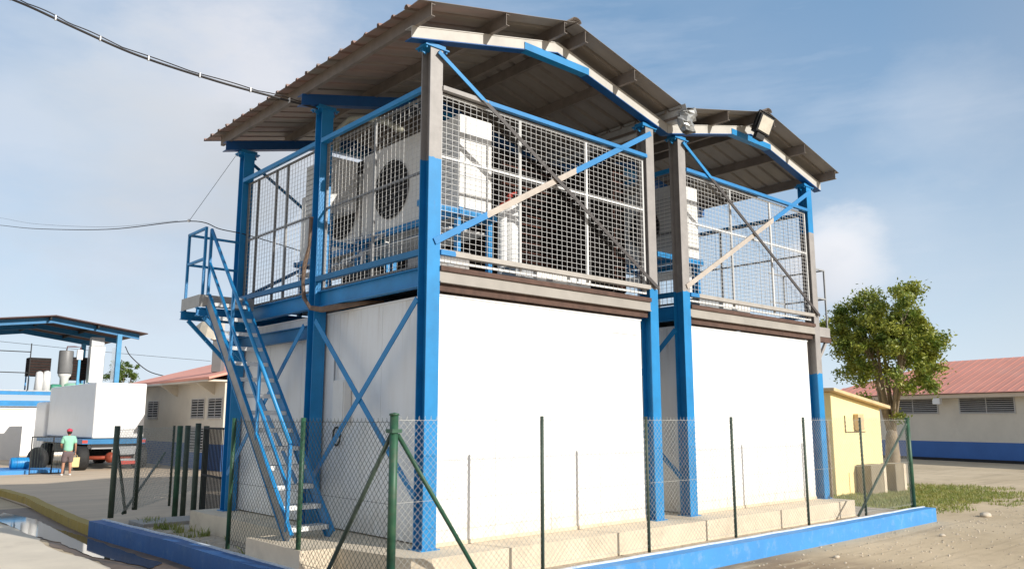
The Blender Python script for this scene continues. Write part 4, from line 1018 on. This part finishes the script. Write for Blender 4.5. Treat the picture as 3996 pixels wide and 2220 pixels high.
def person(loc, rz):
    t = thing('person', 'person seen from behind in mint shirt, dark shorts and red cap beside the truck', 'person', loc, rz)
    def skin(name, verts, edges, m, parent, sub=2, root=0):
        me = bpy.data.meshes.new(name); me.from_pydata([v[0] for v in verts], edges, []); o = bpy.data.objects.new(name, me); col.objects.link(o)
        o.modifiers.new('skin', 'SKIN')
        if not me.skin_vertices: me.attributes  # layer is made with the modifier
        for i, v in enumerate(verts):
            r = v[1] if isinstance(v[1], tuple) else (v[1], v[1]); me.skin_vertices[0].data[i].radius = r
        me.skin_vertices[0].data[root].use_root = True
        sb = o.modifiers.new('sub', 'SUBSURF'); sb.levels = sub; sb.render_levels = sub
        me.materials.append(m); o.parent = parent
        for p in me.polygons: p.use_smooth = True
        o.modifiers['skin'].use_smooth_shade = True
        return o
    # body (skin): x right, y forward (away from camera), z up; height 1.67
    v = [((0,0,.90),(.135,.105)), ((0,.0,1.05),(.125,.09)), ((0,-.01,1.22),(.145,.10)), ((0,-.01,1.36),(.13,.09)), ((0,.0,1.44),(.05,.05)), ((0,.02,1.50),(.048,.048)),
         ((.085,0,.84),.085), ((.10,.02,.50),(.055,.055)), ((.11,-.02,.30),(.052,.055)), ((.11,-.01,.09),.036), ((.12,.10,.04),(.04,.028)),
         ((-.085,0,.84),.085), ((-.11,.03,.50),(.055,.055)), ((-.13,-.01,.30),(.052,.055)), ((-.14,.0,.09),.036), ((-.18,.10,.04),(.04,.028)),
         ((.17,-.01,1.37),.055), ((.235,-.01,1.12),.042), ((.25,.05,.90),.030), ((.255,.07,.84),(.035,.018)),
         ((-.17,-.01,1.37),.055), ((-.24,.02,1.14),.042), ((-.19,.17,1.02),.030), ((-.15,.21,1.01),(.032,.018))]
    e = [(0,1),(1,2),(2,3),(3,4),(4,5),(0,6),(6,7),(7,8),(8,9),(9,10),(0,11),(11,12),(12,13),(13,14),(14,15),(3,16),(16,17),(17,18),(18,19),(3,20),(20,21),(21,22),(22,23)]
    skin('body', v, e, M['skin'], t)
    # head: eyes, nose, ears
    h = bpy.data.meshes.new('head'); hm = MB(); n, mm = 16, 12; c = V((0,.035,1.585))
    for i in range(mm+1):
        ph = math.pi*i/mm
        for k in range(n):
            a = 2*math.pi*k/n; x = .078*math.sin(ph)*math.cos(a); y = .098*math.sin(ph)*math.sin(a); z = -.118*math.cos(ph)
            if z < -.03: x *= .86; y = y*.86+.012
            hm.v.append((c.x+x, c.y+y, c.z+z))
    for i in range(mm):
        for k in range(n): hm.f.append((i*n+k,i*n+(k+1)%n,(i+1)*n+(k+1)%n,(i+1)*n+k))
    hd = hm.build('head', M['skin'], t, smooth=True)
    f = MB(); f.v = [(c.x-.014,c.y+.09,c.z-.03),(c.x+.014,c.y+.09,c.z-.03),(c.x,c.y+.122,c.z-.028),(c.x,c.y+.093,c.z+.015)]; f.f = [(0,1,2),(1,3,2),(3,0,2)]; f.build('nose', M['skin'], hd)
    for s_ in (-1,1):
        MB().blob((c.x+s_*.03,c.y+.088,c.z+.005),(.012,.008,.007),8,6).build('eye', M['shoe'], hd); MB().blob((c.x+s_*.08,c.y-.005,c.z-.005),(.010,.022,.034),8,6).build('ear', M['skin'], hd)
    MB().blob((c.x,c.y+.092,c.z-.055),(.024,.006,.007),8,6).build('mouth', M['red'], hd)
    hr = MB(); hr.blob((c.x,c.y-.016,c.z+.0),(.083,.092,.085),14,10); hr.build('hair', M['hair'], hd, smooth=True)
    cp_ = MB(); cp_.lathe([(.098,0),(.10,.03),(.088,.07),(.05,.098),(.0,.105)],(c.x,c.y-.002,c.z+.028),18); cp_.blob((c.x,c.y-.002,c.z+.135),.012,6,5)
    cp_.poly([(c.x-.075,c.y+.06,c.z+.034),(c.x-.06,c.y+.15,c.z+.022),(c.x,c.y+.175,c.z+.018),(c.x+.06,c.y+.15,c.z+.022),(c.x+.075,c.y+.06,c.z+.034)])
    cp_.build('cap', M['cap'], t, smooth=True)
    # t shirt: torso shell with sleeves
    ts = [((0,0,.86),(.18,.14)), ((0,.0,1.0),(.165,.13)), ((0,-.01,1.2),(.178,.13)), ((0,-.01,1.36),(.165,.115)), ((0,.0,1.45),(.085,.08)),
          ((.17,-.01,1.375),.085), ((.225,-.01,1.16),.072), ((-.17,-.01,1.375),.085), ((-.228,.0,1.16),.072)]
    skin('shirt', ts, [(0,1),(1,2),(2,3),(3,4),(3,5),(5,6),(3,7),(7,8)], M['mint'], t)
    sh = [((0,0,.93),(.165,.13)), ((0,0,.84),(.165,.13)), ((.092,0,.74),(.11,.12)), ((.105,.015,.46),(.09,.095)), ((-.092,0,.74),(.11,.12)), ((-.112,.02,.46),(.09,.095))]
    skin('shorts', sh, [(0,1),(1,2),(2,3),(1,4),(4,5)], M['shorts'], t)
    for x, y in ((.115,.04),(-.155,.04)):
        s_ = MB(); s_.blob((x,y,.042),(.052,.14,.048),12,8); s_.build('shoe', M['shoe'], t, smooth=True)
    # hands: five fingers each, right one closed on the bag handle
    def hand(name, palm, fwd, up, curl, side):
        palm, fwd, up = V(palm), V(fwd).normalized(), V(up).normalized(); sd = fwd.cross(up).normalized()*side
        vv = [(tuple(palm-fwd*.03),(.024,.014))]; ee = []
        vv.append((tuple(palm+fwd*.03),(.036,.014))); ee.append((0,1))
        for k, ln in enumerate((.062,.072,.068,.052)):
            o_ = sd*(.027-.018*k); p = palm+fwd*.045+o_; d = fwd; i0 = len(vv); vv.append((tuple(p),.0095)); ee.append((1,i0))
            for j in range(3):
                d = (d*math.cos(curl)+up*math.sin(curl)).normalized(); p = p+d*ln/3*1.15; vv.append((tuple(p),.0088-.0008*j)); ee.append((len(vv)-2,len(vv)-1))
                upn = (up*math.cos(curl)-fwd*math.sin(curl)); fwd_, up_ = d, upn
        i0 = len(vv); p = palm-fwd*.005+sd*.03; vv.append((tuple(p),.012)); ee.append((0,i0)); p2 = p+sd*.018+fwd*.03+up*.012; vv.append((tuple(p2),.010)); ee.append((i0,i0+1)); vv.append((tuple(p2+fwd*.022+up*.012),.009)); ee.append((i0+1,i0+2))
        skin(name, vv, ee, M['skin'], t, 1)
    hand('hand', (.256,.075,.80), (0,.12,-1), (-1,0,0), 1.0, 1); hand('hand', (-.125,.235,1.01), (.6,.7,0), (0,-.5,1), .5, -1)
    return t
pz = math.atan2(25.64+8.13, 2.28+5.84)-math.pi/2
person((2.28,25.64,ZR), pz+.15)
cb = thing('shopping_bag', 'yellow shopping bag hanging from the right hand of the person', 'bag', (2.28+.275*math.cos(pz+.15)-.09*math.sin(pz+.15), 25.64+.275*math.sin(pz+.15)+.09*math.cos(pz+.15), ZR+.30), pz+.25)
b = MB(); b.v = [(-.13,-.06,0),(.13,-.06,0),(.13,.06,0),(-.13,.06,0),(-.15,-.05,.36),(.15,-.05,.36),(.15,.05,.36),(-.15,.05,.36)]; b.f = [(0,3,2,1),(0,1,5,4),(1,2,6,5),(2,3,7,6),(3,0,4,7)]
b.build('sack', M['bag'], cb, bevel=.02)
b = MB()
for y in (-.05,.05): b.tube([(-.07,y,.36),(-.05,y*.4,.43),(0,0,.465),(.05,y*.4,.43),(.07,y,.36)],.006,6)
b.build('handle', M['bag'], cb, smooth=True)

# ------------------------------------------------------------------ hut, blocks and tree on the right
t = thing('yellow_hut', 'small pale yellow rendered hut with sloping slab roof left of the tree', 'hut', (15.6,2.75,ZR))
b = MB(); # walls as a wedge: roof falls to the right (+x)
x1, d_ = 2.95, 2.6; h0, h1 = 2.78, 2.38
b.v = [(0,0,0),(x1,0,0),(x1,d_,0),(0,d_,0),(0,0,h0),(x1,0,h1),(x1,d_,h1),(0,d_,h0)]; b.f = [(0,3,2,1),(4,5,6,7),(0,1,5,4),(1,2,6,5),(2,3,7,6),(3,0,4,7)]
b.build('wall', M['hut'], t, bevel=.02)
b = MB(); b.v = [(-.18,-.2,h0+.03),(x1+.3,-.2,h1-.03),(x1+.3,d_+.2,h1-.03),(-.18,d_+.2,h0+.03),(-.18,-.2,h0+.12),(x1+.3,-.2,h1+.07),(x1+.3,d_+.2,h1+.07),(-.18,d_+.2,h0+.12)]; b.f = [(0,3,2,1),(4,5,6,7),(0,1,5,4),(1,2,6,5),(2,3,7,6),(3,0,4,7)]
b.build('roof', M['hutroof'], t, bevel=.015)
MB().box(1.25,1.6,-.14,-.002,1.75,2.2).build('meter_box', M['hutroof'], t, bevel=.01)
MB().box(-.03,-.002,.6,1.5,1.05,2.0).build('door_panel', M['hut'], t)
b = MB(); b.bar((.7,-.02,1.7),(1.9,-.02,1.7),.02,.02); b.bar((.7,-.02,1.7),(.7,-.02,2.15),.02,.02,(0,1,0)); b.build('conduit', M['hose'], t)
MB().box(.75,.8,-.02,-.002,.0,.6).build('wall_strip', M['hut'], t)
for k, (x, y, sx, lab) in enumerate(((16.75,2.30,1.0,'wider grey concrete box against the foot of the yellow hut'),(18.05,2.20,.75,'narrower concrete box between yellow hut and tree trunk'))):
    t = thing('concrete_box', lab, 'concrete box', (x,y,ZR), group='concrete boxes by the hut')
    MB().box(0,sx*.9,0,.42,0,.80).build('body', M['block'], t, bevel=.015); MB().box(sx*.9-.16,sx*.9-.002,-.012,-.002,.02,.78).build('light_face', M['conc'], t)
t = thing('wire_frame_gate', 'thin rusty post with wire frame standing in front of the yellow hut', 'post', (12.3,1.2,ZR))
MB().tube([(0,0,0),(.02,0,1.0),(-.02,0,2.02)],.035,8).build('post', M['bark'], t, smooth=True)
b = MB(); b.bar((0,.02,1.95),(-.55,.1,1.98),.015,.015); b.bar((-.55,.1,1.98),(-.55,.1,1.1),.015,.015,(0,1,0)); b.bar((-.55,.1,1.1),(0,.02,1.1),.015,.015); b.build('frame', M['hose'], t)

def tree(loc, H, crown_c, crown_r, nleaf, lab, name='tree', trunk_r=.22, lm='leaf', seed=3, leaf=.09, nb=11, clusters=130, grp=None):
    rnd = random.Random(seed); t = thing(name, lab, 'tree', loc, group=grp); cc = V(crown_c); cr = V(crown_r)
    b = MB(); fork = V((.05,.0,H*.30))
    b.tube([(0,0,-.05),(.02,0,.1),(-.06,.02,H*.08),(-.02,.0,H*.17),fork+V((-.06,0,-.2)),fork],[trunk_r*1.5,trunk_r*1.15,trunk_r,trunk_r*.9,trunk_r*.75,trunk_r*.62],14)
    tips = []
    for k in range(nb):
        a = 6.283*k/nb+rnd.uniform(-.3,.3); el = rnd.uniform(.25,1.0)
        tip = cc+V((cr.x*.72*math.cos(a)*(1-.5*el), cr.y*.72*math.sin(a)*(1-.5*el), cr.z*(.9*el-.15)))
        m1 = fork.lerp(tip,.4)+V((rnd.uniform(-.12,.12),rnd.uniform(-.12,.12),-.08)); m2 = fork.lerp(tip,.72)+V((rnd.uniform(-.15,.15),rnd.uniform(-.15,.15),.0))
        s0 = trunk_r*rnd.uniform(.25,.42)
        b.tube([fork+V((rnd.uniform(-.05,.05),rnd.uniform(-.05,.05),-.1)),m1,m2,tip],[s0,s0*.7,s0*.45,s0*.15],7); tips.append(tip)
        for j in range(4):
            st = m1.lerp(m2, rnd.random()) if j < 2 else m2.lerp(tip, rnd.random()*.6)
            dr = (st-fork).normalized()+V((rnd.uniform(-.8,.8),rnd.uniform(-.8,.8),rnd.uniform(-.2,.6))); e = st+dr.normalized()*rnd.uniform(.4,.9)*cr.x*.5
            b.tube([st,st.lerp(e,.5)+V((0,0,.04)),e],[s0*.35,s0*.25,s0*.08],5); tips.append(e)
    b.build('trunk', M['bark'], t, smooth=True)
    c = MB()
    cl = []
    while len(cl) < clusters:
        p = V((rnd.uniform(-1,1),rnd.uniform(-1,1),rnd.uniform(-1,1)))
        if p.length > 1 or (p.length < .45 and rnd.random() < .7): continue
        k = 1+.30*noise.noise(p*1.9+V((seed,0,0)))
        if p.z < -.25 and rnd.random() < .2-.8*p.z: continue
        cl.append((cc+V((p.x*cr.x,p.y*cr.y,p.z*cr.z))*k if False else cc+V((p.x*cr.x*k,p.y*cr.y*k,p.z*cr.z*k)), rnd.uniform(.10,.26)*cr.x*.55))
    for i in range(nleaf):
        p0, r_ = cl[rnd.randrange(len(cl))]
        p = p0+V((rnd.gauss(0,1),rnd.gauss(0,1),rnd.gauss(0,.8)))*r_*.75
        nrm = V((rnd.gauss(0,1),rnd.gauss(0,1),rnd.gauss(.7,.8))).normalized(); a = nrm.orthogonal().normalized(); a = Matrix.Rotation(rnd.uniform(0,6.28),3,nrm)@a; bb = nrm.cross(a)
        L_ = leaf*rnd.uniform(.6,1.3); w_ = L_*.42
        c.poly([p-a*L_*.5, p-bb*w_*.5, p+a*L_*.5, p+bb*w_*.5])
    c.build('crown', M[lm], t)
    return t
tree((20.5,3.3,ZR),5.6,(.15,0,4.28),(1.82,1.7,1.95),36000,'leafy round tree with pale trunk beside the yellow hut',trunk_r=.24,leaf=.13,nb=13,clusters=170)
tree((12.9,56,ZR),6.5,(0,0,5.2),(1.25,1.2,1.15),5000,'small bright green tree behind the distant blue shed',trunk_r=.12,lm='leaf2',seed=9,leaf=.16,nb=7,clusters=60)
# stones and bits on the right
for i, (x, y, r, lab) in enumerate(((13.6,-1.55,.11,'pale stone near the end of the blue kerb'),(9.8,-2.1,.05,'small pale stone lying on the sand before the kerb'),(6.2,-1.95,.045,'tiny white stone close under the blue kerb'))):
    b = MB(); b.blob((0,0,r*.3),(r*1.5,r,r*.55),10,7,.12); b.build('stone', M['pebble'], None, smooth=True, label=lab, category='stone').location = (x,y,ZR)

# low scrub along the horizon (reads as one mass)
b = MB(); rq = random.Random(5)
for i in range(9000):
    a = rq.uniform(-.55, 2.1); d = rq.uniform(125, 150); x, y = d*math.cos(a), d*math.sin(a)
    hh = 2.2+1.6*noise.noise(V((x*.06,y*.06,0))); z = ZR+rq.random()*max(.5,hh); q = rq.uniform(.35,.9)
    p = V((x,y,z)); n_ = V((rq.gauss(0,1),rq.gauss(0,1),rq.gauss(0,1))).normalized(); u_ = n_.orthogonal().normalized()*q; w2 = n_.cross(u_)*.7
    b.poly([p-u_,p-w2,p+u_,p+w2])
b.build('distant_scrub', M['leaf2'], kind='stuff', label='low green scrub along the far horizon', category='scrub')
